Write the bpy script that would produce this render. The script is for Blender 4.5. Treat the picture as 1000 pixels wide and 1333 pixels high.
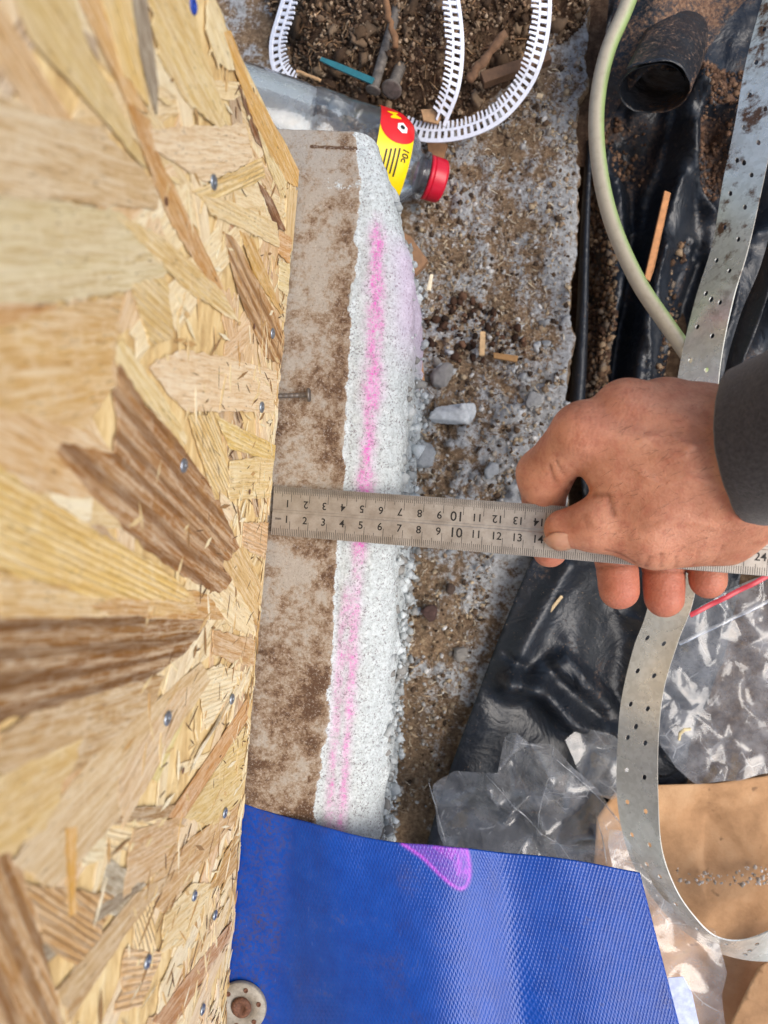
import bpy, bmesh, math, random
import numpy as np
from mathutils import Matrix, Vector
from mathutils.geometry import delaunay_2d_cdt
random.seed(4); rng = np.random.default_rng(4)
scene = bpy.context.scene
for o in list(bpy.data.objects): bpy.data.objects.remove(o)
COL = scene.collection

# ------------------------------------------------------------------ camera
FPX, CX, CY = 950.0, 500.0, 666.5            # photograph: 1000 x 1333
def cray(px, py): return np.array([(px-CX)/FPX, -(py-CY)/FPX, -1.0])
_d = cray(600, 655); _d /= np.linalg.norm(_d); _Z = -_d          # the nadir seen in the photo
_n = np.cross(cray(390, 235), cray(297, 1333)); _Y = np.cross(_d, _n); _Y /= np.linalg.norm(_Y)
if _Y[1] < 0: _Y = -_Y
CR = np.array([np.cross(_Y, _Z), _Y, _Z])                       # world = CR @ cam
CO = -(CR @ (cray(354, 664)*0.386))                              # origin: ruler's end on the ledge
cam = bpy.data.cameras.new('camera'); camo = bpy.data.objects.new('camera', cam); COL.objects.link(camo)
M = Matrix.Identity(4)
for i in range(3):
    for j in range(3): M[i][j] = CR[i][j]
    M[i][3] = CO[i]
camo.matrix_world = M
cam.sensor_fit = 'VERTICAL'; cam.sensor_height = 36.0; cam.lens = 36.0*FPX/1333.0
cam.clip_start = 0.01; cam.clip_end = 200
cam.dof.use_dof = True; cam.dof.focus_distance = 0.385; cam.dof.aperture_fstop = 9.0
scene.camera = camo
scene.render.resolution_x, scene.render.resolution_y = 768, 1024
# ------------------------------------------------------------------ sky and sun
SUN_EL, SUN_AZ = math.radians(52), math.radians(96)   # azimuth from +Y towards +X
w = bpy.data.worlds.new('World'); scene.world = w; w.use_nodes = True
nt = w.node_tree; bg = nt.nodes['Background']
sky = nt.nodes.new('ShaderNodeTexSky'); sky.sky_type = 'NISHITA'; sky.sun_disc = False
sky.sun_elevation = SUN_EL; sky.sun_rotation = SUN_AZ; sky.dust_density = 3.0; sky.air_density = 1.0; sky.ozone_density = 0.6
nt.links.new(sky.outputs[0], bg.inputs[0]); bg.inputs[1].default_value = 0.115
sl = bpy.data.lights.new('sun', 'SUN'); sl.energy = 1.5; sl.angle = math.radians(42); sl.color = (1.0, 0.97, 0.92)
so = bpy.data.objects.new('sun', sl); COL.objects.link(so)
sd = Vector((math.sin(SUN_AZ)*math.cos(SUN_EL), math.cos(SUN_AZ)*math.cos(SUN_EL), math.sin(SUN_EL)))
so.rotation_euler = sd.to_track_quat('Z', 'Y').to_euler(); so.location = sd*3
vs = scene.view_settings; vs.view_transform = 'Standard'; vs.look = 'None'; vs.gamma = 1.0; vs.use_curve_mapping = False
vs.exposure = 0.72

# ------------------------------------------------------------------ helpers
def at(px, py, z):
    r = CR @ cray(px, py); return CO + r*((z-CO[2])/r[2])
def wallpt(px, py, x=0.0):
    r = CR @ cray(px, py); return CO + r*((x-CO[0])/r[0])
def atv(P): return np.array([at(*p) for p in P])
def hexc(h, a=1.0):
    h = h.lstrip('#'); c = [int(h[i:i+2], 16)/255 for i in (0, 2, 4)]
    return tuple((x/12.92 if x <= .04045 else ((x+.055)/1.055)**2.4) for x in c)+(a,)
def _hash(ix, iy, iz, seed):
    h = (ix.astype(np.int64)*374761393 + iy.astype(np.int64)*668265263 + iz.astype(np.int64)*2147483647 + seed*1274126177) & 0xffffffff
    h = ((h ^ (h >> 13))*1274126177) & 0xffffffff; h = ((h ^ (h >> 15))*2246822519) & 0xffffffff
    return ((h ^ (h >> 16)) & 0xffff)/65535.0
def vn(P, freq, seed=0, octv=3, gain=.5):
    P = np.asarray(P, float); out = np.zeros(len(P)); a = 1.0; tot = 0
    for o in range(octv):
        Q = P*freq; I = np.floor(Q).astype(np.int64); f = Q-I; f = f*f*(3-2*f); v = 0
        for dx in (0, 1):
            for dy in (0, 1):
                for dz in (0, 1):
                    wgt = (f[:, 0] if dx else 1-f[:, 0])*(f[:, 1] if dy else 1-f[:, 1])*(f[:, 2] if dz else 1-f[:, 2])
                    v = v+wgt*_hash(I[:, 0]+dx, I[:, 1]+dy, I[:, 2]+dz, seed+o*17)
        out += a*(v*2-1); tot += a; a *= gain; freq *= 2.03
    return out/tot
def sm(x, a, b):
    t = np.clip((np.asarray(x, float)-a)/(b-a), 0, 1); return t*t*(3-2*t)
def dist_poly(P, L):
    P = np.asarray(P)[:, :2]; L = np.asarray(L)[:, :2]; d = np.full(len(P), 1e9)
    for a, b in zip(L[:-1], L[1:]):
        ab = b-a; t = np.clip(((P-a)@ab)/max(ab@ab, 1e-12), 0, 1)
        d = np.minimum(d, np.linalg.norm(P-(a+t[:, None]*ab), axis=1))
    return d
def inside(P, poly):
    P = np.asarray(P); poly = np.asarray(poly)[:, :2]; c = np.zeros(len(P), bool); n = len(poly)
    for i in range(n):
        a, b = poly[i], poly[(i+1) % n]
        cond = ((a[1] > P[:, 1]) != (b[1] > P[:, 1]))
        xs = (b[0]-a[0])*(P[:, 1]-a[1])/(b[1]-a[1]+1e-15)+a[0]
        c ^= cond & (P[:, 0] < xs)
    return c
def cr(P, n=8, closed=False):
    """Catmull-Rom through points"""
    P = np.asarray(P, float); N = len(P); out = []
    seg = N if closed else N-1
    for i in range(seg):
        p0 = P[(i-1) % N] if closed or i > 0 else 2*P[0]-P[1]
        p1, p2 = P[i], P[(i+1) % N]
        p3 = P[(i+2) % N] if closed or i+2 < N else 2*P[-1]-P[-2]
        for k in range(n):
            t = k/n
            out.append(.5*((2*p1)+(-p0+p2)*t+(2*p0-5*p1+4*p2-p3)*t*t+(-p0+3*p1-3*p2+p3)*t**3))
    if not closed: out.append(P[-1])
    return np.array(out)
WM = {}
def tag(o, label=None, cat=None, group=None, kind=None):
    if label: o['label'] = label
    if cat: o['category'] = cat
    if group: o['group'] = group
    if kind: o['kind'] = kind
    return o
def thing(name, loc, label, cat, group=None, rot=None):
    o = bpy.data.objects.new(name, None); COL.objects.link(o); o.empty_display_size = .01
    o.location = loc
    R = np.eye(3)
    if rot is not None:
        R = np.array(rot); o.rotation_euler = Matrix(R.tolist()).to_euler()
    WM[o] = (np.array(loc, float), R)
    return tag(o, label, cat, group)
def mobj(name, V, F, mat, parent=None, smooth=True, local=False, attrs=None, cols=None):
    V = np.asarray(V, float)
    if parent is not None:
        L, R = WM[parent]
        if not local: V = (V-L)@R
    else:
        L = np.array([(V[:, 0].min()+V[:, 0].max())/2, (V[:, 1].min()+V[:, 1].max())/2, V[:, 2].min()]); R = np.eye(3); V = V-L
    me = bpy.data.meshes.new(name)
    if isinstance(F, np.ndarray):
        nf, k = F.shape
        me.vertices.add(len(V)); me.vertices.foreach_set('co', V.astype(np.float32).ravel())
        me.loops.add(nf*k); me.loops.foreach_set('vertex_index', F.astype(np.int32).ravel())
        me.polygons.add(nf); me.polygons.foreach_set('loop_start', np.arange(0, nf*k, k, dtype=np.int32))
        me.update(calc_edges=True); me.validate()
    else:
        me.from_pydata(V.tolist(), [], [list(map(int, f)) for f in F]); me.validate(); me.update()
    if smooth: me.polygons.foreach_set('use_smooth', [True]*len(me.polygons))
    for k, v in (attrs or {}).items():
        a = me.attributes.new(k, 'FLOAT', 'POINT'); a.data.foreach_set('value', np.asarray(v, np.float32))
    if cols is not None:
        a = me.color_attributes.new('col', 'FLOAT_COLOR', 'POINT'); a.data.foreach_set('color', np.asarray(cols, np.float32).ravel())
    if mat: me.materials.append(mat)
    o = bpy.data.objects.new(name, me); COL.objects.link(o)
    if parent is not None: o.parent = parent
    else: o.location = L
    WM[o] = (L, R)
    return o
def grid_faces(nr, nc, flip=False):
    i = np.arange(nr-1)[:, None]*nc+np.arange(nc-1)[None, :]
    f = np.stack([i, i+1, i+nc+1, i+nc], -1).reshape(-1, 4)
    return f[:, ::-1] if flip else f
def tube(P, r, n=12, cap=True):
    P = np.asarray(P, float); r = np.broadcast_to(np.asarray(r, float), (len(P),))
    T = np.gradient(P, axis=0); T /= np.linalg.norm(T, axis=1)[:, None]+1e-12
    up = np.array([0, 0, 1.]) if abs(T[0][2]) < .9 else np.array([0, 1., 0]); V = []
    for p, t, rr in zip(P, T, r):
        a = np.cross(up, t); a /= np.linalg.norm(a)+1e-12; b = np.cross(t, a); up = b
        ang = np.arange(n)*2*np.pi/n
        V.append(p+rr*(np.cos(ang)[:, None]*a+np.sin(ang)[:, None]*b))
    V = np.concatenate(V); F = []
    for i in range(len(P)-1):
        for j in range(n):
            k = (j+1) % n; F.append((i*n+j, i*n+k, (i+1)*n+k, (i+1)*n+j))
    if cap:
        F.append(tuple(range(n))[::-1]); m = (len(P)-1)*n; F.append(tuple(range(m, m+n)))
    return V, F
def prism(poly, t):
    """2D polygon (n,2) -> local V,F with thickness 0..t in z"""
    n = len(poly); V = [(x, y, 0) for x, y in poly]+[(x, y, t) for x, y in poly]
    F = [tuple(range(n))[::-1], tuple(range(n, 2*n))]+[(i, (i+1) % n, n+(i+1) % n, n+i) for i in range(n)]
    return V, F
def merge(parts):
    V, F, o = [], [], 0
    for v, f in parts:
        V.append(np.asarray(v, float)); F += [tuple(int(i)+o for i in q) for q in f]; o += len(v)
    return np.concatenate(V), F
def lathe(prof, n=48, p0=(0, 0, 0), axis=(0, 0, 1), ref=None):
    axis = np.array(axis, float); axis /= np.linalg.norm(axis)
    a = np.cross(axis, [0, 0, 1.] if ref is None else ref)
    if np.linalg.norm(a) < 1e-6: a = np.array([1., 0, 0])
    a /= np.linalg.norm(a); b = np.cross(axis, a)
    ang = np.arange(n)*2*np.pi/n; ring = np.cos(ang)[:, None]*a+np.sin(ang)[:, None]*b
    V = np.concatenate([np.array(p0)+s*axis+r*ring for s, r in prof]); F = []
    for i in range(len(prof)-1):
        for j in range(n):
            k = (j+1) % n; F.append((i*n+j, i*n+k, (i+1)*n+k, (i+1)*n+j))
    return V, F
def ico(sub=1):
    bm = bmesh.new(); bmesh.ops.create_icosphere(bm, subdivisions=sub, radius=1)
    V = np.array([v.co[:] for v in bm.verts]); F = np.array([[v.index for v in f.verts] for f in bm.faces]); bm.free(); return V, F
def text_mesh(s, size):
    cu = bpy.data.curves.new('t', 'FONT'); cu.body = s; cu.size = size; cu.align_x = 'CENTER'; cu.align_y = 'CENTER'; cu.resolution_u = 3; cu.offset = size*.012
    o = bpy.data.objects.new('t', cu); COL.objects.link(o)
    dg = bpy.context.evaluated_depsgraph_get(); me = bpy.data.meshes.new_from_object(o.evaluated_get(dg))
    V = np.array([v.co[:] for v in me.vertices]); F = [tuple(p.vertices) for p in me.polygons]
    bpy.data.objects.remove(o); bpy.data.meshes.remove(me); bpy.data.curves.remove(cu); return V, F
def cdt_sheet(outline, spacing, jitter=.35, extra=None, edge_step=None):
    out = np.asarray(outline)[:, :2]; es = edge_step or spacing; B = []
    for a, b in zip(out, np.roll(out, -1, 0)):
        n = max(1, int(np.linalg.norm(b-a)/es)); B += [a+(b-a)*k/n for k in range(n)]
    B = np.array(B); lo, hi = B.min(0), B.max(0)
    gx, gy = np.meshgrid(np.arange(lo[0], hi[0], spacing), np.arange(lo[1], hi[1], spacing*.87)); gx[1::2] += spacing/2
    P = np.stack([gx.ravel(), gy.ravel()], 1)+rng.uniform(-jitter, jitter, (gx.size, 2))*spacing
    P = P[inside(P, B)]; P = P[dist_poly(P, np.vstack([B, B[:1]])) > spacing*.45]
    if extra is not None: P = np.vstack([P, np.asarray(extra)[:, :2]])
    allp = np.vstack([B, P]); nb = len(B)
    r = delaunay_2d_cdt([Vector(p) for p in allp], [], [list(range(nb))], 1, 1e-7)
    return np.array([v[:] for v in r[0]]), [tuple(f) for f in r[2]]

# ------------------------------------------------------------------ materials
class G:
    def __init__(s, name):
        s.m = bpy.data.materials.new(name); s.m.use_nodes = True; s.nt = s.m.node_tree; s.b = s.nt.nodes['Principled BSDF']; s.out = s.nt.nodes['Material Output']
        s.tc = s.nt.nodes.new('ShaderNodeTexCoord')
    def n(s, t, **k):
        x = s.nt.nodes.new(t)
        for a, v in k.items(): setattr(x, a, v)
        return x
    def l(s, a, b): s.nt.links.new(a, b)
    def put(s, sock, v):
        if hasattr(v, 'links') or hasattr(v, 'is_linked'): s.l(v, sock)
        else: sock.default_value = v
    def vec(s, scale=(1, 1, 1), rot=(0, 0, 0), src='Object'):
        mp = s.n('ShaderNodeMapping'); s.l(s.tc.outputs[src], mp.inputs[0]); mp.inputs['Scale'].default_value = scale; mp.inputs['Rotation'].default_value = rot; return mp.outputs[0]
    def noise(s, scale, detail=4, rough=.6, vec=None, dist=0):
        x = s.n('ShaderNodeTexNoise'); x.inputs['Scale'].default_value = scale; x.inputs['Detail'].default_value = detail; x.inputs['Roughness'].default_value = rough; x.inputs['Distortion'].default_value = dist
        s.l(vec if vec is not None else s.tc.outputs['Object'], x.inputs['Vector']); return x.outputs[0]
    def voro(s, scale, vec=None, out='Distance', feature='F1'):
        x = s.n('ShaderNodeTexVoronoi', feature=feature); x.inputs['Scale'].default_value = scale
        s.l(vec if vec is not None else s.tc.outputs['Object'], x.inputs['Vector']); return x.outputs[out]
    def wave(s, scale, vec=None, dist=2, detail=2, dsc=1):
        x = s.n('ShaderNodeTexWave', bands_direction='Y'); x.inputs['Scale'].default_value = scale; x.inputs['Distortion'].default_value = dist; x.inputs['Detail'].default_value = detail; x.inputs['Detail Scale'].default_value = dsc
        s.l(vec if vec is not None else s.tc.outputs['Object'], x.inputs['Vector']); return x.outputs[1]
    def attr(s, name, out='Fac'):
        x = s.n('ShaderNodeAttribute', attribute_name=name); return x.outputs[out]
    def ramp(s, fac, stops):
        x = s.n('ShaderNodeValToRGB'); s.l(fac, x.inputs[0]); e = x.color_ramp.elements
        while len(e) < len(stops): e.new(.5)
        for q, (p, c) in zip(e, stops):
            q.position = p; q.color = c if len(c) == 4 else tuple(c)+(1,)
        return x.outputs[0]
    def fr(s, fac, a, b, lo=0, hi=1):
        x = s.n('ShaderNodeMapRange'); s.l(fac, x.inputs[0]); x.inputs[1].default_value = a; x.inputs[2].default_value = b; x.inputs[3].default_value = lo; x.inputs[4].default_value = hi; return x.outputs[0]
    def mix(s, fac, a, b, mode='MIX'):
        x = s.n('ShaderNodeMix', data_type='RGBA', blend_type=mode); s.put(x.inputs[0], fac); s.put(x.inputs[6], a); s.put(x.inputs[7], b); return x.outputs[2]
    def math(s, op, a, b=0.0):
        x = s.n('ShaderNodeMath', operation=op); s.put(x.inputs[0], a); s.put(x.inputs[1], b); return x.outputs[0]
    def bump(s, h, strength=.5, dist=.001, normal=None):
        x = s.n('ShaderNodeBump'); x.inputs['Strength'].default_value = strength; x.inputs['Distance'].default_value = dist; s.l(h, x.inputs['Height'])
        if normal is not None: s.l(normal, x.inputs['Normal'])
        s.l(x.outputs[0], s.b.inputs['Normal']); return x.outputs[0]
    def col(s, v): s.put(s.b.inputs['Base Color'], v); return s
    def rough(s, v): s.put(s.b.inputs['Roughness'], v); return s
    def set(s, **k):
        for a, v in k.items(): s.b.inputs[a.replace('_', ' ')].default_value = v
        return s
MAT = {}
def simple(name, c, rough=.6, metal=0, nscale=300, nvar=.25, bump=.2, bd=.0004):
    g = G(name); n1 = g.noise(nscale, 5, .65); c = hexc(c) if isinstance(c, str) else c
    d = tuple(x*(1-nvar) for x in c[:3])+(1,); u = tuple(min(1, x*(1+nvar)) for x in c[:3])+(1,)
    g.col(g.ramp(n1, [(.3, d), (.7, u)])); g.rough(rough); g.set(Metallic=metal)
    if bump: g.bump(n1, bump, bd)
    return g.m
def plinth_mat():
    g = G('weathered_plinth_concrete')
    chip = g.attr('chip'); pink = g.attr('pink'); lil = g.attr('lilac'); dirt = g.attr('dirt'); cham = g.attr('streak')
    n1 = g.noise(42, 9, .72, dist=.5); n2 = g.noise(330, 6, .8); n3 = g.noise(820, 3, .75); v = g.voro(700)
    st = g.math('ADD', g.fr(n1, .33, .70), g.fr(n2, .35, .65, -.32, .32)); st = g.math('ADD', g.math('ADD', st, dirt), g.fr(g.noise(130, 5, .7), .35, .65, -.25, .25))
    brown = g.ramp(st, [(.15, hexc('#a59c90')), (.42, hexc('#988774')), (.68, hexc('#7f6853')), (.98, hexc('#5a4332'))])
    brown = g.mix(g.fr(n3, .54, .7, 0, .75), brown, hexc('#b7aca0')); brown = g.mix(g.fr(n3, .3, .42, .45, 0), brown, hexc('#54433a'))
    brown = g.mix(g.fr(v, .0, .22, .55, 0), brown, hexc('#3f3027'))
    white = g.ramp(n2, [(.25, hexc('#959a9a')), (.5, hexc('#bfc6c7')), (.75, hexc('#dde2e3'))])
    sp = g.math('MULTIPLY', g.fr(n3, .52, .62), g.fr(g.noise(170, 3, .6), .3, .6, .25, 1))
    white = g.mix(g.math('MULTIPLY', sp, .8), white, hexc('#5d5a56'))
    pk = g.math('MULTIPLY', g.math('MULTIPLY', pink, g.fr(n2, .4, .6, 1.05, .55)), g.fr(n3, .38, .58, 1.0, .35)); white = g.mix(g.math('MULTIPLY', lil, .4), white, hexc('#d3abd6'))
    white = g.mix(pk, white, hexc('#dc55b8'))
    white = g.mix(g.fr(sp, .5, 1, 0, .35), white, hexc('#8b6f80'))
    cm = g.math('ADD', chip, g.fr(n2, .3, .7, -.5, .5)); cm = g.fr(cm, .42, .58)
    g.col(g.mix(cm, brown, white)); g.rough(.92); g.set(**{'Specular_IOR_Level': .25})
    h = g.math('ADD', g.math('MULTIPLY', n2, .7), g.math('MULTIPLY', n3, .5)); g.bump(h, .75, .0012); return g.m
def footing_mat():
    g = G('dusty_footing_concrete'); wh = g.attr('white')
    n1 = g.noise(60, 8, .7); n2 = g.noise(330, 6, .75); n3 = g.noise(1200, 3, .7); n4 = g.noise(25, 5, .6)
    dirt = g.ramp(n2, [(.25, hexc('#4e3f33')), (.42, hexc('#836b54')), (.55, hexc('#a98d6f')), (.7, hexc('#d0b994'))])
    dirt = g.mix(g.fr(n4, .45, .68, 0, .5), dirt, hexc('#6f6053'))
    dirt = g.mix(g.fr(n3, .6, .75, 0, .8), dirt, hexc('#c9b391'))
    whc = g.ramp(n2, [(.3, hexc('#918f8e')), (.5, hexc('#c0c3c5')), (.74, hexc('#e2e6e9'))])
    m = g.math('ADD', wh, g.fr(n1, .3, .7, -.45, .45)); m = g.math('ADD', m, g.fr(n2, .3, .7, -.35, .35))
    g.col(g.mix(g.fr(m, .4, .72, 0, .9), dirt, whc)); g.rough(.95); g.set(**{'Specular_IOR_Level': .2})
    g.bump(g.math('ADD', n2, n3), 1.0, .0022); return g.m
def soil_mat(name, a, b, c):
    g = G(name); n1 = g.noise(150, 6, .75); n3 = g.noise(900, 4, .75)
    col = g.ramp(n1, [(.3, hexc(a)), (.5, hexc(b)), (.75, hexc(c))]); col = g.mix(g.fr(n3, .58, .75, 0, .6), col, hexc('#8f6f52'))
    g.col(col); g.rough(.97); g.set(**{'Specular_IOR_Level': .15}); g.bump(g.math('ADD', n1, n3), 1.0, .002); return g.m
def col_mat(name, rough=.9, bump=.6, spec=.2):
    g = G(name); c = g.attr('col', 'Color'); n = g.noise(900, 4, .7)
    g.col(g.mix(g.fr(n, .3, .7, 0, .5), c, g.mix(.6, c, (.02, .015, .01, 1)))); g.rough(rough); g.set(**{'Specular_IOR_Level': spec}); g.bump(n, bump, .0006); return g.m
def strand_mat(name, kind):
    g = G(name); oi = g.n('ShaderNodeObjectInfo'); base = oi.outputs['Color']; rnd = oi.outputs['Random']
    off = g.n('ShaderNodeVectorMath', operation='ADD'); g.l(g.tc.outputs['Object'], off.inputs[0])
    cx = g.n('ShaderNodeCombineXYZ'); s10 = g.math('MULTIPLY', rnd, 9.0); g.l(s10, cx.inputs[0]); g.l(s10, cx.inputs[1]); g.l(cx.outputs[0], off.inputs[1])
    def mp(scale):
        m_ = g.n('ShaderNodeMapping'); g.l(off.outputs[0], m_.inputs[0]); m_.inputs['Scale'].default_value = scale; return m_.outputs[0]
    fine = g.noise(1, 6, .75, mp((70, 1100, 1100))); med = g.noise(1, 6, .65, mp((14, 170, 170)), dist=.8); blot = g.noise(42, 6, .7, off.outputs[0]); spk = g.noise(1, 3, .6, mp((220, 1000, 1000))); big = g.noise(12, 3, .5, off.outputs[0]); fib = g.noise(1, 4, .7, mp((25, 420, 420)), dist=.4)
    dark = g.mix(1.0, base, (.70, .55, .38, 1), 'MULTIPLY'); light = g.mix(.55, base, (.97, .9, .72, 1))
    k = {'plain': .6, 'ridged': .5, 'dark': .75, 'smooth': .3}[kind]
    c = g.mix(g.fr(med, .42, .64, 0, k), base, dark); c = g.mix(g.fr(fib, .5, .62, 0, .4), c, light)
    c = g.mix(g.fr(fine, .48, .58, 0, .6), c, light); c = g.mix(g.fr(fine, .36, .47, .65, 0), c, dark); c = g.mix(g.fr(g.noise(160, 5, .7, off.outputs[0]), .52, .66, 0, .45), c, light)
    c = g.mix(g.fr(big, .4, .65, 0, .35), c, g.mix(1.0, base, (.86, .74, .55, 1), 'MULTIPLY'))
    hh = med
    if kind == 'ridged':
        wv = g.wave(1, mp((9, 150, 150)), 5, 5, 1.3); c = g.mix(g.math('MULTIPLY', g.fr(wv, .45, .9, 0, .26), g.fr(blot, .35, .6, .3, 1)), c, g.mix(1.0, base, (.72, .54, .3, 1), 'MULTIPLY')); hh = g.math('MULTIPLY', wv, .45)
    elif kind == 'dark':
        wv = g.wave(1, mp((5, 42, 42)), 7, 6, 1.3); c = g.mix(g.fr(wv, .35, .85, 0, .6), c, g.mix(1.0, base, (.36, .27, .2, 1), 'MULTIPLY')); c = g.mix(g.fr(fib, .53, .62, 0, .4), c, g.mix(.5, base, (.8, .6, .38, 1)))
    c = g.mix(g.fr(blot, .57, .72, 0, .55), c, g.mix(.5, base, (.45, .25, .08, 1)))
    c = g.mix(g.fr(spk, .62, .70, 0, .6), c, (.16, .085, .035, 1))
    hs = g.n('ShaderNodeHueSaturation'); hs.inputs['Saturation'].default_value = 1.0; hs.inputs['Value'].default_value = 1.06; g.l(c, hs.inputs['Color']); c = hs.outputs[0]
    g.col(c); g.rough(.72); g.set(**{'Specular_IOR_Level': .28})
    h = g.math('ADD', g.math('MULTIPLY', fine, .8), g.math('ADD', hh, g.math('MULTIPLY', fib, .6))); g.bump(h, .85, .0012); return g.m
def plastic_mat(name='black_polythene', dust=.5, base='#10141b'):
    g = G(name); n1 = g.noise(26, 8, .7); n2 = g.noise(420, 5, .75); d = g.attr('dust')
    m = g.math('ADD', g.math('ADD', d, g.fr(n1, .35, .7, -.5, .5)), g.fr(n2, .35, .7, -.35, .35)); m = g.fr(m, .2, .75)
    haze = g.fr(n1, .3, .7, .0, .5)
    film = g.mix(haze, hexc(base), hexc('#2a323c'))
    dustc = g.ramp(n2, [(.3, hexc('#3c2a20')), (.5, hexc('#6a4d3a')), (.75, hexc('#9a7d63'))])
    c = g.mix(g.math('MULTIPLY', m, dust*1.5), film, dustc)
    sp = g.fr(g.noise(900, 3, .6), .68, .72); c = g.mix(g.math('MULTIPLY', sp, .8), c, hexc('#b4987a'))
    g.col(c); g.rough(g.fr(m, 0, 1, .38, .88)); g.set(**{'Specular_IOR_Level': .5}); wr = g.noise(38, 5, .55, dist=1.2); wr = g.math('ABSOLUTE', g.math('SUBTRACT', wr, .5)); g.bump(g.math('ADD', g.math('MULTIPLY', wr, 3.0), g.math('ADD', g.math('MULTIPLY', g.noise(140, 5, .6), .5), g.math('MULTIPLY', m, .5))), .45, .002); return g.m
def film_mat(name, milk=.1, tint=(.96, .97, .98, 1), gl=.1, crinkle=True):
    g = G(name); nt_ = g.nt; nt_.nodes.remove(g.b)
    wob = g.n('ShaderNodeMix', data_type='VECTOR'); wob.inputs[0].default_value = .008; g.l(g.tc.outputs['Object'], wob.inputs[4]); nz = g.n('ShaderNodeTexNoise'); nz.inputs['Scale'].default_value = 28; g.l(g.tc.outputs['Object'], nz.inputs['Vector']); g.l(nz.outputs['Color'], wob.inputs[5])
    v1 = g.voro(34, wob.outputs[1]); v2 = g.voro(120, wob.outputs[1]); ed = g.voro(34, wob.outputs[1], 'Distance', 'DISTANCE_TO_EDGE'); n = g.math('ADD', g.math('MULTIPLY', v1, 1.0 if crinkle else .05), g.math('ADD', g.math('MULTIPLY', v2, .35 if crinkle else .02), g.math('MULTIPLY', g.noise(60, 4, .6), .5)))
    bp = g.n('ShaderNodeBump'); bp.inputs['Strength'].default_value = .5; bp.inputs['Distance'].default_value = .002; g.l(n, bp.inputs['Height'])
    tr = g.n('ShaderNodeBsdfTransparent'); tr.inputs[0].default_value = tint
    gs = g.n('ShaderNodeBsdfGlossy'); gs.inputs['Roughness'].default_value = gl; gs.inputs['Color'].default_value = (1, 1, 1, 1); g.l(bp.outputs[0], gs.inputs['Normal'])
    df = g.n('ShaderNodeBsdfTranslucent'); df.inputs[0].default_value = (.85, .87, .9, 1); df2 = g.n('ShaderNodeBsdfDiffuse'); df2.inputs[0].default_value = (.8, .82, .85, 1)
    fz = g.n('ShaderNodeFresnel'); fz.inputs[0].default_value = 1.5; g.l(bp.outputs[0], fz.inputs['Normal'])
    a1 = g.n('ShaderNodeAddShader'); m0 = g.n('ShaderNodeMixShader'); m0.inputs[0].default_value = .5; g.l(df.outputs[0], m0.inputs[1]); g.l(df2.outputs[0], m0.inputs[2])
    m1 = g.n('ShaderNodeMixShader'); mk = g.fr(g.noise(60, 6, .7), .35, .7, milk*.4, milk*2); mk = g.math('MAXIMUM', mk, g.math('MULTIPLY', g.fr(ed, 0, .03, .65, 0), g.fr(g.noise(50, 3, .6), .45, .6))) if crinkle else mk; g.l(mk, m1.inputs[0]); g.l(tr.outputs[0], m1.inputs[1]); g.l(m0.outputs[0], m1.inputs[2])
    m2 = g.n('ShaderNodeMixShader'); g.l(g.fr(fz.outputs[0], 0, 1, .01, .9), m2.inputs[0]); g.l(m1.outputs[0], m2.inputs[1]); g.l(gs.outputs[0], m2.inputs[2])
    nt_.nodes.remove(a1); g.l(m2.outputs[0], g.out.inputs[0]); return g.m
MAT['plinth'] = plinth_mat(); MAT['footing'] = footing_mat()
MAT['soil'] = soil_mat('peaty_soil', '#37281f', '#644e3e', '#927a62'); MAT['ground'] = soil_mat('bare_ground', '#2c2019', '#574434', '#86705a')
MAT['crumb'] = col_mat('crumb_earth'); MAT['fibre'] = col_mat('wood_fibre', .8, .3)
for k in ('plain', 'ridged', 'dark', 'smooth'): MAT['strand_'+k] = strand_mat('osb_strand_'+k, k)
MAT['plastic'] = plastic_mat(); MAT['film'] = film_mat('clear_film', .21); MAT['film2'] = film_mat('zip_bag_film', .24)  # the bags' milky white partly stands in for sky reflected off the film
def steel_mat():
    g = G('brushed_steel'); n = g.noise(1, 6, .7, g.vec((60, 3000, 3000))); n2 = g.noise(120, 6, .7); n3 = g.noise(900, 3, .7)
    c = g.ramp(n2, [(.3, hexc('#958d83')), (.7, hexc('#b8b1a7'))]); c = g.mix(g.fr(n3, .63, .75, 0, .4), c, hexc('#55483c'))
    g.col(c); g.rough(g.fr(n2, .3, .7, .36, .52)); g.set(Metallic=.65); g.bump(n, .15, .0002); return g.m
def galv_mat():
    g = G('galvanised_steel'); v = g.voro(420, out='Color'); n = g.noise(260, 5, .7); n2 = g.noise(40, 5, .6)
    sp = g.n('ShaderNodeSeparateColor'); g.l(v, sp.inputs[0])
    c = g.ramp(sp.outputs[0], [(.2, hexc('#dcdad2')), (.8, hexc('#ebe9e2'))]); c = g.mix(g.fr(n, .64, .74, 0, .7), c, hexc('#6b5b4a'))
    c = g.mix(g.fr(n2, .35, .65, 0, .4), c, hexc('#aaa698'))
    c = g.mix(g.math('MULTIPLY', g.attr('dirt'), g.fr(g.noise(70, 6, .7), .52, .62)), c, hexc('#6a4a35'))
    g.col(c); g.rough(g.fr(n2, .3, .7, .2, .36)); g.set(Metallic=.55); g.bump(sp.outputs[1], .05, .0003); return g.m
MAT['steel'] = steel_mat(); MAT['galv'] = galv_mat()
MAT['ink'] = simple('black_ink', '#1b1714', .6, nvar=.1, bump=0)
MAT['screw'] = simple('zinc_screw', '#9aa2ac', .35, .85, 500, .2, .1)
MAT['rusty'] = simple('rusty_steel', '#6d4a38', .75, .3, 600, .5, .8)
MAT['washer'] = simple('dirty_grey_washer', '#9b9488', .65, .35, 400, .25, .3)

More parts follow.
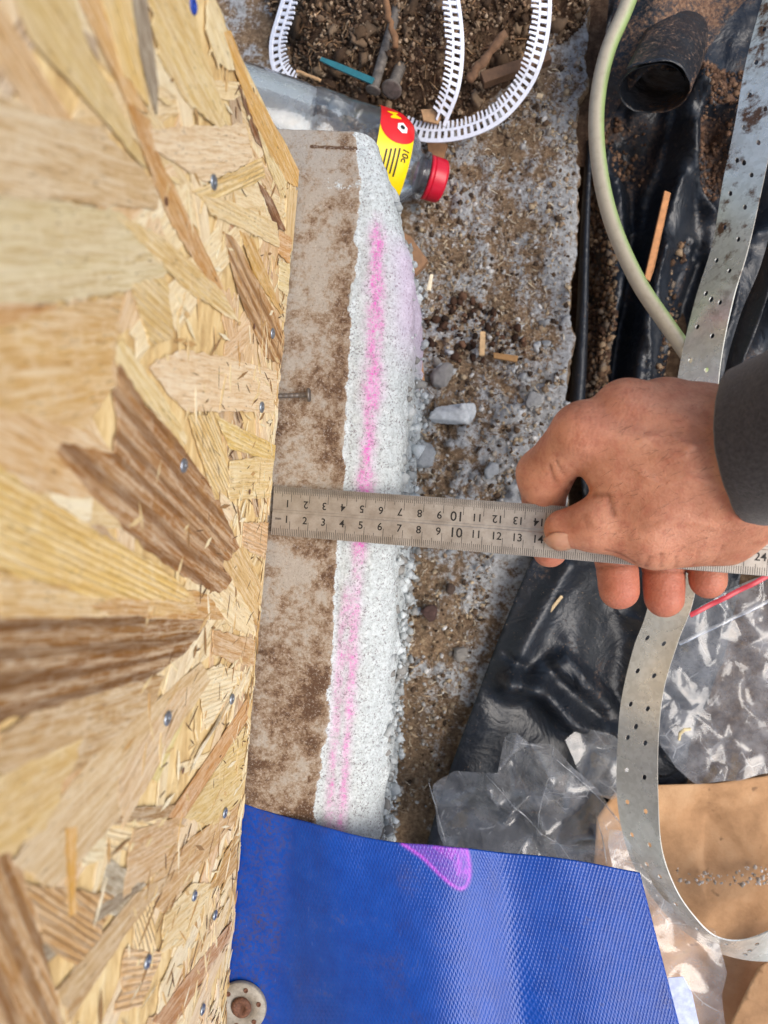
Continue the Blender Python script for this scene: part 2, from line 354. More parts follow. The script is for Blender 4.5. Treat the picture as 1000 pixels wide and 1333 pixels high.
# ------------------------------------------------------------------ the setting: ground, footing, plinth
GZ = -.225; FZ = -.16
g1 = 30.0
gnd = mobj('ground', [(-g1, -g1, GZ-.012), (g1, -g1, GZ-.012), (g1, g1, GZ-.012), (-g1, g1, GZ-.012)], [(0, 1, 2, 3)], MAT['ground'], smooth=False); tag(gnd, 'bare brown earth around the foundation', kind='structure')

YEND = at(420, 170, 0)[1]
def interp_px(pts, z):
    W = atv([(a, b, z) for a, b in pts]); W = W[np.argsort(W[:, 1])]; return lambda y: np.interp(y, W[:, 1], W[:, 0])
chipX = interp_px([(462, 176), (470, 235), (463, 350), (458, 430), (450, 560), (447, 640), (440, 700), (433, 800), (427, 880), (420, 960), (410, 1065), (395, 1250), (385, 1400)], 0)
lipX = interp_px([(484, 172), (499, 205), (520, 270), (534, 330), (541, 390), (538, 480), (528, 600), (525, 690), (517, 780), (512, 860), (503, 960), (496, 1080), (480, 1300), (470, 1420)], -.022)
pinkX = interp_px([(493, 275), (491, 400), (486, 520), (477, 640), (470, 700), (464, 800), (458, 900), (445, 1075)], -.007)
pink2X = interp_px([(493, 275), (491, 400), (486, 520), (477, 640), (459, 700), (448, 800), (440, 900), (428, 1075)], -.003)
def build_plinth():
    ys = np.concatenate([np.arange(-.46, YEND, .0011), [YEND]]); NU = 118
    top = np.linspace(-.03, 1, 44); rows = []; chip = []; pink = []; lil = []; dirt = []
    for y in ys:
        xc = float(chipX(y)); xl = float(lipX(y)); xc = min(xc, xl-.006)
        X = np.concatenate([np.linspace(-.03, xc, 52), xc+(xl-xc)*np.array([math.sin(t*math.pi/2)**.9 for t in np.linspace(0.02, 1, 40)]), xl-np.linspace(.0004, .004, 26)])
        Z = np.concatenate([np.zeros(52), -.024*(1-np.array([math.cos(t*math.pi/2) for t in np.linspace(.02, 1, 40)])**.75), np.linspace(-.027, FZ-.01, 26)])
        rows.append(np.stack([X, np.full(NU, y), Z], 1))
    R = np.array(rows); V = R.reshape(-1, 3).copy()
    xc = np.repeat(np.minimum(chipX(ys), lipX(ys)-.006), NU); xl = np.repeat(lipX(ys), NU)
    n = vn(V, 160, 3, 3); nb = vn(V, 45, 9, 3); cm = sm(V[:, 0]-xc+nb*.0035+n*.0018, -.0012, .0012)
    wk = np.where(V[:, 2] > -.1, 1, 1)
    d = np.where(cm > .5, n*.0011+nb*.0014, n*.00035+vn(V, 20, 5, 2)*.0006)
    V[:, 2] += d*(V[:, 2] > -.028); V[:, 0] += (n*.002+nb*.0042)*sm(-V[:, 2], .006, .02); V[:, 2] += vn(V, 95, 19, 3)*.0022*sm(-V[:, 2], .004, .016)
    V[:, 2] -= .0011*cm*sm(V[:, 0]-xc, -.001, .0006)                                   # the skin has broken off here
    # spalled white patch and marks near the end
    ridge = np.exp(-((V[:, 1]-(YEND-.027))/.0035)**2)*sm(V[:, 0], .006, .012)*(V[:, 0] < xc+.01); cm = np.maximum(cm, ridge*.62*sm(n, -.5, .3))
    cm = np.maximum(cm, .7*sm(V[:, 1]+n*.003, YEND-.006, YEND)*sm(V[:, 0], .02, .03))
    y = V[:, 1]; x = V[:, 0]
    y0 = at(480, 280, 0)[1]; y1 = at(480, 650, 0)[1]; y2 = at(470, 740, 0)[1]
    wdt = np.interp(y, [-.3, y2, y1, y1+.06, y0-.04, y0], [.0018, .0022, .0026, .0034, .0042, .002])
    amp = np.interp(y, [-.3, -.15, y2, y1, y0-.01, y0+.004], [.7, .65, .75, 1, 1, 0])
    jit = vn(V*[1, .35, 1], 420, 21, 3); wdt = wdt*(1.25+.5*vn(V*[0, 1, 0], 60, 23, 3))
    pk = amp*np.exp(-((x-pinkX(y))/wdt)**2)*(.75+.9*jit)+.6*sm(-y, -y2, -y2+.03)*np.exp(-((x-pink2X(y))/.0022)**2)*(.7+.9*jit)
    ll = sm(y, at(540, 500, 0)[1], at(540, 400, 0)[1])*sm(x-xl, -.016, -.002)*sm(-y, -y0, -y0+.02)
    dd = -.06+.34*np.exp(-((x-xc+.006)/.006)**2)*(nb > -.2)+.28*sm(-y, .03, .1)*sm(vn(V, 24, 31, 3), -.25, .3)-.22*sm(y, .09, .13)-.35*np.exp(-((y+.03)/.02)**2)*sm(n, -.3, .3)
    mk = np.exp(-((y-(YEND-.0085)-.08*(x-.02)*.1)/.0007)**2)*(x > .004)*(x < .034); dd = dd+mk*1.6
    # end face: drop straight down
    last = V[-NU:].copy(); lo = last.copy(); lo[:, 2] = FZ-.02; lo[:, 1] += .003; mid = last.copy(); mid[:, 1] += .0015+.001*vn(last, 200, 5, 2); mid[:, 2] -= .004
    V = np.vstack([V, mid, lo]); f = lambda a, e: np.concatenate([a, e*np.ones(2*NU)])
    o = mobj('foundation_plinth', V, grid_faces(len(ys)+2, NU), MAT['plinth'], attrs={'chip': f(cm, .8), 'pink': f(np.clip(pk*1.3, 0, 1), 0), 'lilac': f(ll, 0), 'dirt': f(dd, .2), 'streak': f(cm*0, 0)})
    tag(o, 'grey concrete foundation plinth with brown stains and a broken white edge', kind='structure')
build_plinth()
NB = 1500; yy = rng.uniform(-.3, .17, NB); keep = rng.random(NB) < np.interp(yy, [-.3, -.03, .02, .17], [1, .8, .3, .25]); yy = yy[keep]; zz = -.018-.13*rng.random(len(yy))**1.6
PL = np.stack([lipX(yy)+.0035*rng.random(len(yy))*sm(-zz, .02, .06)-.0015+.004*vn(np.stack([yy*0, yy, zz], 1), 50, 4, 3), yy, zz], 1)
LIPB = PL

edgeX = interp_px([(765, 0), (762, 90), (752, 150), (748, 260), (744, 350), (741, 450), (738, 540), (735, 640), (730, 760), (720, 900), (700, 1100), (690, 1350)], FZ)
def foot_h(P):
    
    w_ = .35+.65*np.exp(-((P[:, 1]-.04)/.05)**2); Q = P*[1, 1, 0]
    return vn(Q, 55, 41, 4, .55)*.0034+vn(Q, 17, 43, 2)*.003+np.abs(vn(Q, 130, 44, 3))*.002+w_*(sm(vn(Q, 62, 45, 3), .08, .5)*.0085+sm(vn(Q, 120, 46, 3), .1, .5)*.0045)
def build_footing():
    xs = np.concatenate([np.arange(-.26, .03, .006), np.arange(.03, .17, .0013)]); ys = np.arange(-.55, .62, .0015)
    x0, x1 = xs[0], xs[-1]; ny = len(ys)
    E = edgeX(ys)+vn(np.stack([ys*0, ys, ys*0], 1), 60, 50, 3)*.004
    sc = (xs-x0)/(x1-x0); XX = np.where(xs[None, :] < .08, xs[None, :], .08+(xs[None, :]-.08)/(x1-.08)*(E[:, None]-.08))
    V = np.stack([XX, np.repeat(ys[:, None], len(xs), 1), np.full(XX.shape, FZ)], -1).reshape(-1, 3)
    h = foot_h(V); V[:, 2] += h
    nearE = sm(V[:, 0]-np.repeat(E, len(xs)), -.03, -.004); V[:, 2] += vn(V, 90, 61, 3)*.003*nearE
    white = h*80+.44+.38*nearE+.25*vn(V, 14, 70, 2)+.2*sm(V[:, 1], .1, .0)*sm(V[:, 0], .09, .12)-.38*sm(-V[:, 1], .03, .1)-.1*sm(V[:, 1], .1, .25)
    rows = V.reshape(ny, -1, 3); wl = white.reshape(ny, -1)
    k = 14; zz = np.linspace(-.002, GZ-.02-FZ, k); lastc = rows[:, -1, :]
    add = np.stack([lastc[:, None, 0]+np.minimum(.003, .0015*np.arange(1, k+1))[None, :]-.0012*np.arange(k)[None, :], np.repeat(lastc[:, None, 1], k, 1), lastc[:, None, 2]+zz[None, :]], -1)
    nn = vn(add.reshape(-1, 3), 90, 62, 3).reshape(ny, k); add[:, :, 0] += nn*.004
    rows = np.concatenate([rows, add], 1); wl = np.concatenate([wl, np.full((ny, k), .35)], 1)
    o = mobj('foundation_footing', rows.reshape(-1, 3), grid_faces(ny, rows.shape[1]), MAT['footing'], attrs={'white': wl.ravel()})
    tag(o, 'rough lower concrete footing dusted with brown earth', kind='structure')
build_footing()

# ------------------------------------------------------------------ soil heap, crumbs and fibres (nobody could count them)
soil_poly = atv([(335, -60, -.14), (352, 40, -.14), (372, 120, -.14), (430, 150, -.14), (520, 165, -.14), (600, 140, -.14), (660, 95, -.14), (720, 50, -.14), (765, 10, -.14), (790, -80, -.14), (560, -160, -.14)])
def soil_z(P):
    P = np.asarray(P); edge = dist_poly(P, np.vstack([soil_poly, soil_poly[:1]])); ins = inside(P[:, :2], soil_poly)
    h = np.where(ins, sm(edge, 0, .045)*.03, -.008); Q = np.stack([P[:, 0], P[:, 1], np.zeros(len(P))], 1)
    return FZ+h+np.where(ins, (np.abs(vn(Q, 70, 81, 3))*.014+vn(Q, 35, 82, 2)*.008), 0)
bx0, by0 = soil_poly[:, 0].min()-.01, soil_poly[:, 1].min()-.01; bx1, by1 = soil_poly[:, 0].max()+.01, soil_poly[:, 1].max()+.01
gx, gy = np.meshgrid(np.arange(bx0, bx1, .0016), np.arange(by0, by1, .0016)); P = np.stack([gx.ravel(), gy.ravel(), gx.ravel()*0], 1); P[:, 2] = soil_z(P)
tag(mobj('soil_heap', P, grid_faces(gx.shape[0], gx.shape[1]), MAT['soil']), 'heap of dark brown peaty soil on the footing beyond the bottle', 'soil', kind='stuff')
def blobs(name, C, R, cols, label, cat, sub=1, rough=.35, mat='crumb'):
    v, f = ico(sub); n = len(v); VV = []; FF = []; CC = []
    for i, (c, r) in enumerate(zip(C, R)):
        s = r*rng.uniform(.6, 1.25, 3); q = Matrix.Rotation(rng.uniform(0, 6.28), 3, Vector(rng.normal(size=3)).normalized())
        vv = v*(1+rough*(vn(v+rng.uniform(0, 99), 1.5, 5, 2)+(1.1*np.abs(vn(v+rng.uniform(0, 99), 3.2, 6, 2))-.3 if sub > 1 else 0))[:, None])*s
        VV.append(vv@np.array(q)+c); FF.append(f+i*n); CC.append(np.repeat(cols[i][None, :], n, 0))
    return tag(mobj(name, np.concatenate(VV), np.concatenate(FF), MAT[mat], smooth=sub > 1, cols=np.concatenate(CC)), label, cat, kind='stuff')
def pal(names, n, var=.25):
    c = np.array([hexc(x) for x in names]); out = c[rng.integers(0, len(c), n)].copy(); out[:, :3] *= rng.uniform(1-var, 1+var, (n, 1)); return out
# clumps on the heap
N = 1500; P = np.stack([rng.uniform(bx0, bx1, N*3), rng.uniform(by0, by1, N*3), np.zeros(N*3)], 1); P = P[inside(P, soil_poly)][:N]; P[:, 2] = soil_z(P)+.001
rr = .0012+.0042*rng.random(len(P))**3
blobs('soil_clumps', P, rr, pal(['#5f4b39', '#75604c', '#88735d', '#4e3c2e'], len(P)), 'loose brown clumps covering the soil heap', 'soil', 2, 1.25)
N = 6000; P = np.stack([rng.uniform(bx0, bx1, N*2), rng.uniform(by0, by1, N*2), np.zeros(N*2)], 1); P = P[inside(P, soil_poly)][:N]; P[:, 2] = soil_z(P)+.0015+.004*rng.random(len(P))**2
blobs('soil_crumbs', P, .0004+.0014*rng.random(len(P))**2, pal(['#6e5744', '#876d57', '#9e856c', '#5a4636', '#b59d82'], len(P)), 'fine loose crumbs all over the soil heap', 'soil', 1, .9)
# crumbs over footing
def foot_pts(n, poly_px):
    poly = atv([(a, b, FZ) for a, b in poly_px]); lo, hi = poly.min(0), poly.max(0)
    P = np.stack([rng.uniform(lo[0], hi[0], n*2), rng.uniform(lo[1], hi[1], n*2), np.full(n*2, FZ)], 1); P = P[inside(P, poly)][:n]; P[:, 2] = FZ+foot_h(np.stack([P[:, 0], P[:, 1], np.full(len(P), FZ)], 1)); return P
zoneA = [(540, 200), (760, 60), (742, 330), (735, 520), (660, 640), (640, 760), (560, 1050), (510, 1060), (535, 700), (545, 400)]
P = foot_pts(12000, zoneA); n = vn(P, 30, 90, 3); keep = rng.random(len(P)) < .5+.8*n; P = P[keep]
blobs('dirt_crumbs', P, .0004+.0022*rng.random(len(P))**5, pal(['#5c4a3a', '#7d6a54', '#94806a', '#45382e', '#a59a8c', '#b3a084', '#c4c2be'], len(P)), 'fine brown and pale crumbs strewn over the footing', 'dirt', 1, .5)
blobs('crumbling_edge', LIPB, .0008+.0034*rng.random(len(LIPB))**3, pal(['#b5babb', '#cdd3d4', '#a3a7a7', '#8f8d89'], len(LIPB), .1), 'white crumbling bits clinging to the broken side of the plinth', 'grit', 1, .8)
P = foot_pts(900, [(538, 380), (556, 380), (552, 600), (548, 760), (535, 900), (520, 1060), (505, 1060), (515, 800), (528, 600)]); P = P[rng.random(len(P)) < .4+.9*vn(P, 40, 12, 2)]
blobs('white_grit', P, .0006+.003*rng.random(len(P))**4, pal(['#b9bdbe', '#cfd3d4', '#a3a6a6', '#8f8c86'], len(P), .1), 'white concrete grit fallen along the foot of the plinth', 'grit', 1, .8)
P = foot_pts(1100, [(545, 470), (640, 440), (740, 400), (736, 560), (690, 640), (545, 650)]); P = P[vn(P, 45, 77, 3) > .02]
blobs('pale_grit', P-[0, 0, .0006], .0006+.0032*rng.random(len(P))**5, pal(['#a3a5a6', '#b9bbbc', '#8d8a86', '#77706a'], len(P), .12), 'pale concrete grit strewn over the footing above the ruler', 'grit', 2, 1.2)
P = foot_pts(130, [(545, 390), (600, 380), (680, 420), (690, 470), (620, 470), (560, 470)])
blobs('earth_pellets', P+[0, 0, .001], .0008+.0028*rng.random(len(P))**2, pal(['#3c2a20', '#4f382b', '#6b4f3d', '#2f231c'], len(P)), 'dark brown earth pellets gathered beside the plinth edge', 'dirt', 2, .5)
P = np.vstack([foot_pts(260, [(760, 300), (800, 300), (790, 500), (745, 520)])]); P[:, 2] = GZ+.03
def fibres(name, P, L, W, cols, label):
    VV, FF, CC = [], [], []
    for i, p in enumerate(P):
        a = rng.uniform(0, 6.28); l = L[i]; wd = W[i]; d = np.array([math.cos(a), math.sin(a), rng.normal()*.25]); s = np.array([-math.sin(a), math.cos(a), rng.normal()*.3])
        b = rng.normal()*l*.12*s
        q = [p-d*l/2-s*wd/2, p+b-s*wd*.6, p+d*l/2-s*wd/3, p+d*l/2+s*wd/3, p+b+s*wd*.6, p-d*l/2+s*wd/2]; u = [x+np.array([0, 0, wd*.5]) for x in q]
        VV += q+u; o = i*12; FF += [(o+6, o+7, o+10, o+11), (o+7, o+8, o+9, o+10)]+[(o+k, o+(k+1) % 6, o+6+(k+1) % 6, o+6+k) for k in range(6)]; CC += [cols[i]]*12
    return tag(mobj(name, VV, FF, MAT['fibre'], smooth=False, cols=CC), label, 'fibres', kind='stuff')
P = foot_pts(2600, zoneA); P[:, 2] += .0012; n = len(P)
fibres('wood_fibres', P, .001+.006*rng.random(n)**3, .0002+.0005*rng.random(n), pal(['#b09a7c', '#9a8062', '#7e664c', '#c4b49a', '#6a543e', '#d6cab4'], n), 'pale wood shavings and fibres scattered over the footing')
P = np.stack([rng.uniform(bx0, bx1, 2400), rng.uniform(by0, by1, 2400), np.zeros(2400)], 1); P = P[inside(P, soil_poly)]; P[:, 2] = soil_z(P)+.0035; n = len(P)
fibres('soil_fibres', P, .003+.008*rng.random(n)**2, .0003+.0005*rng.random(n), pal(['#8a6a4c', '#5a402e', '#a98a68', '#6d5138', '#3f2c20'], n), 'brown root fibres sticking out of the soil heap')

# ------------------------------------------------------------------ OSB board: every strand its own piece
YB0, YB1, ZB0, ZB1 = -.46, .1772, .003, .62
board = thing('strand_board', (-.0075, (YB0+YB1)/2, ZB0), 'upright pale strand board clad over the wall, standing on the concrete plinth', 'board')
def core_mat():
    g = G('osb_core'); n = g.noise(1, 6, .7, g.vec((300, 40, 120))); n2 = g.noise(45, 6, .7)
    c = g.ramp(n, [(.3, hexc('#b08c58')), (.5, hexc('#d8bb84')), (.7, hexc('#ead6a6'))]); c = g.mix(g.fr(n2, .55, .7, 0, .5), c, hexc('#8a673d'))
    g.col(c); g.rough(.85); g.bump(n, .8, .0015); return g.m
MAT['core'] = core_mat()
def boxv(a, b):
    x0, y0, z0 = a; x1, y1, z1 = b
    return [(x0, y0, z0), (x1, y0, z0), (x1, y1, z0), (x0, y1, z0), (x0, y0, z1), (x1, y0, z1), (x1, y1, z1), (x0, y1, z1)], [(3, 2, 1, 0), (4, 5, 6, 7), (0, 1, 5, 4), (1, 2, 6, 5), (2, 3, 7, 6), (3, 0, 4, 7)]
v, f = boxv((-.015, YB0, ZB0), (-.0011, YB1, ZB1)); mobj('board_core', v, f, MAT['core'], board, smooth=False)
def clip(poly, ax, val, keep_less):
    out = []; n = len(poly)
    for i in range(n):
        a, b = poly[i], poly[(i+1) % n]; da = (a[ax]-val)*(1 if keep_less else -1); db = (b[ax]-val)*(1 if keep_less else -1)
        if da <= 0: out.append(a)
        if (da < 0) != (db < 0) and abs(da-db) > 1e-12: out.append(a+(b-a)*da/(da-db))
    return out
strand_n = 0
def strand(poly_yz, colr, kind, x, ragged=.0006, axis=None, grainrot=0.0, lt=.22):
    """poly in wall (y,z); x = height of its back face"""
    global strand_n
    p = np.array(poly_yz, float); q = []
    n = len(p); gax = np.array(axis)/np.linalg.norm(axis) if axis is not None else np.linalg.svd(p-p.mean(0), full_matrices=False)[2][0]
    for i in range(n):
        a, b = p[i], p[(i+1) % n]; L = np.linalg.norm(b-a); k = max(1, min(14, int(L/.003)))
        dire = (b-a)/(L+1e-9)
        along = abs(dire@gax); rg = ragged*(.6 if along > .8 else 2.6)
        for t in range(k): q.append(a+(b-a)*t/k+(gax*rng.normal()*rg*(1 if along < .8 else .2)+np.array([-gax[1], gax[0]])*rng.normal()*ragged*.6)*(1 if t else .3))
    jz = .0009*vn(np.array([[u[0], 0, 0] for u in q]), 300, 3, 2)
    for ax, val, less in ((1, ZB0+.0002+rng.uniform(0, .0006), False), (0, YB1-rng.uniform(.0001, .0008), True), (0, YB0, False), (1, ZB1, True)):
        q = clip(q, ax, val, less)
        if len(q) < 3: return None
    q = np.array(q); c = q.mean(0); d = q-c
    if axis is None:
        u, s, vt = np.linalg.svd(d, full_matrices=False); ax = vt[0]
    else: ax = np.array(axis)/np.linalg.norm(axis)
    if grainrot: ax = np.array([ax[0]*math.cos(grainrot)-ax[1]*math.sin(grainrot), ax[0]*math.sin(grainrot)+ax[1]*math.cos(grainrot)])
    py = np.array([-ax[1], ax[0]])
    loc2 = np.stack([d@ax, d@py], 1)
    area = .5*np.sum(loc2[:, 0]*np.roll(loc2[:, 1], -1)-loc2[:, 1]*np.roll(loc2[:, 0], -1))
    if area < 0: loc2 = loc2[::-1]
    t = rng.uniform(.00025, .00045); V, F = prism(loc2, t)
    V = np.array(V); V[len(loc2):, :2] *= .992
    me = bpy.data.meshes.new('strand'); me.from_pydata(V.tolist(), [], F); me.materials.append(MAT['strand_'+kind])
    o = bpy.data.objects.new('strand', me); COL.objects.link(o); o.parent = board; hc = np.array(hexc(colr)); hc[:3] = hc[:3]*(1-lt)+np.array([.86, .77, .57])*lt; o.color = tuple(hc)
    X3 = Vector((0, ax[0], ax[1])); Y3 = Vector((0, py[0], py[1])); Z3 = X3.cross(Y3)
    Mx = Matrix((X3, Y3, Z3)).transposed()
    o.rotation_euler = (Mx @ Matrix.Rotation(rng.normal()*.0015, 3, 'Y')).to_euler()
    L0 = WM[board][0]; o.location = (x-L0[0], c[0]-L0[1], c[1]-L0[2]); strand_n += 1; return o
pale = ['#e9d6a8', '#e2ca96', '#f0e2bd', '#dcc08c', '#e8d09c', '#dfc197', '#ecdcb4', '#d6b07c', '#e5d2ac', '#e2c8a0', '#cfa470']
NF = 235
for i in range(NF):
    yc, zc = rng.uniform(-.40, .19), rng.uniform(.0, .30) if i % 3 else rng.uniform(0, .12)
    L = rng.uniform(.03, .10); W = rng.uniform(.004, .019); a = rng.uniform(0, math.pi)
    if yc < -.02: a = rng.normal(2.1, .75)
    else: a = rng.normal(1.1, .9)
    e = np.array([math.cos(a), math.sin(a)]); s = np.array([-e[1], e[0]])
    t1, t2, t3 = rng.uniform(-.25, .25, 3)*L*.5
    P4 = [np.array([yc, zc])+e*(-L/2+t1)-s*W/2, np.array([yc, zc])+e*(L/2)-s*W/2*rng.uniform(.4, 1), np.array([yc, zc])+e*(L/2+t2)+s*W/2, np.array([yc, zc])+e*(-L/2+t3*.5)+s*W/2*rng.uniform(.5, 1)]
    k = rng.choice(['plain', 'ridged', 'smooth', 'plain'], p=[.45, .25, .15, .15])
    c = pale[rng.integers(len(pale))]
    if rng.random() < .1: c = ['#9c7a58', '#a8825c', '#8f8573', '#b98a63'][rng.integers(4)]
    strand(P4, c, k, -.0011+i*.0000022, axis=e)
# fine slivers: too small to pick apart
V, F, off, CC = [], [], 0, []
for i in range(900):
    yc, zc = rng.uniform(-.38, .175), (.005+.16*rng.random()**2.2); L = rng.uniform(.003, .016); W = rng.uniform(.0005, .0026); a = rng.uniform(0, 3.14)
    e = np.array([0, math.cos(a), math.sin(a)]); s = np.array([0, -e[2], e[1]]); c = np.array([-.00035+rng.uniform(0, .0003), yc, zc])
    if zc-abs(e[2])*L/2 < .004 or yc+abs(e[1])*L/2 > .176: continue
    n_ = np.array([.0003, 0, 0]); q = [c-e*L/2, c-s*W/2, c+e*L/2, c+s*W/2]
    V += q+[x+n_ for x in q]; F += [(off+4, off+5, off+6, off+7)]+[(off+k, off+(k+1) % 4, off+4+(k+1) % 4, off+4+k) for k in range(4)]; off += 8
    CC += [hexc(['#ecdcb4', '#dec391', '#d2b07c', '#c19a64', '#e5cd9c', '#f0e4c4', '#e8d4a6', '#9a7850'][rng.integers(8)])]*8
tag(mobj('slivers', V, F, MAT['fibre'], board, smooth=False, cols=CC), kind='stuff')
V, F, off = [], [], 0
for i in range(260):
    yc, zc = rng.uniform(-.36, .172), .006+.12*rng.random()**1.8; a = rng.normal(1.2 if yc > 0 else 2.0, .7); L = rng.uniform(.003, .012); W = rng.uniform(.0003, .0009)
    e = np.array([0, math.cos(a), math.sin(a)]); s_ = np.array([0, -e[2], e[1]]); c = np.array([0, yc, zc])
    if zc-abs(e[2])*L/2 < .005: continue
    q = [c-e*L/2, c-s_*W/2+e*L*.1, c+e*L/2, c+s_*W/2-e*L*.15]; V += [x+[-.0002, 0, 0] for x in q]+[x+[.00012, 0, 0] for x in q]; F += [(off+4, off+5, off+6, off+7)]+[(off+k, off+(k+1) % 4, off+4+(k+1) % 4, off+4+k) for k in range(4)]; off += 8
tag(mobj('gap_shade_flecks', V, F, simple('gap_shade', '#5d4126', .9, 0, 500, .5, .5), board, smooth=False), kind='stuff')  # thin dark flecks standing in for the shaded gaps between strands
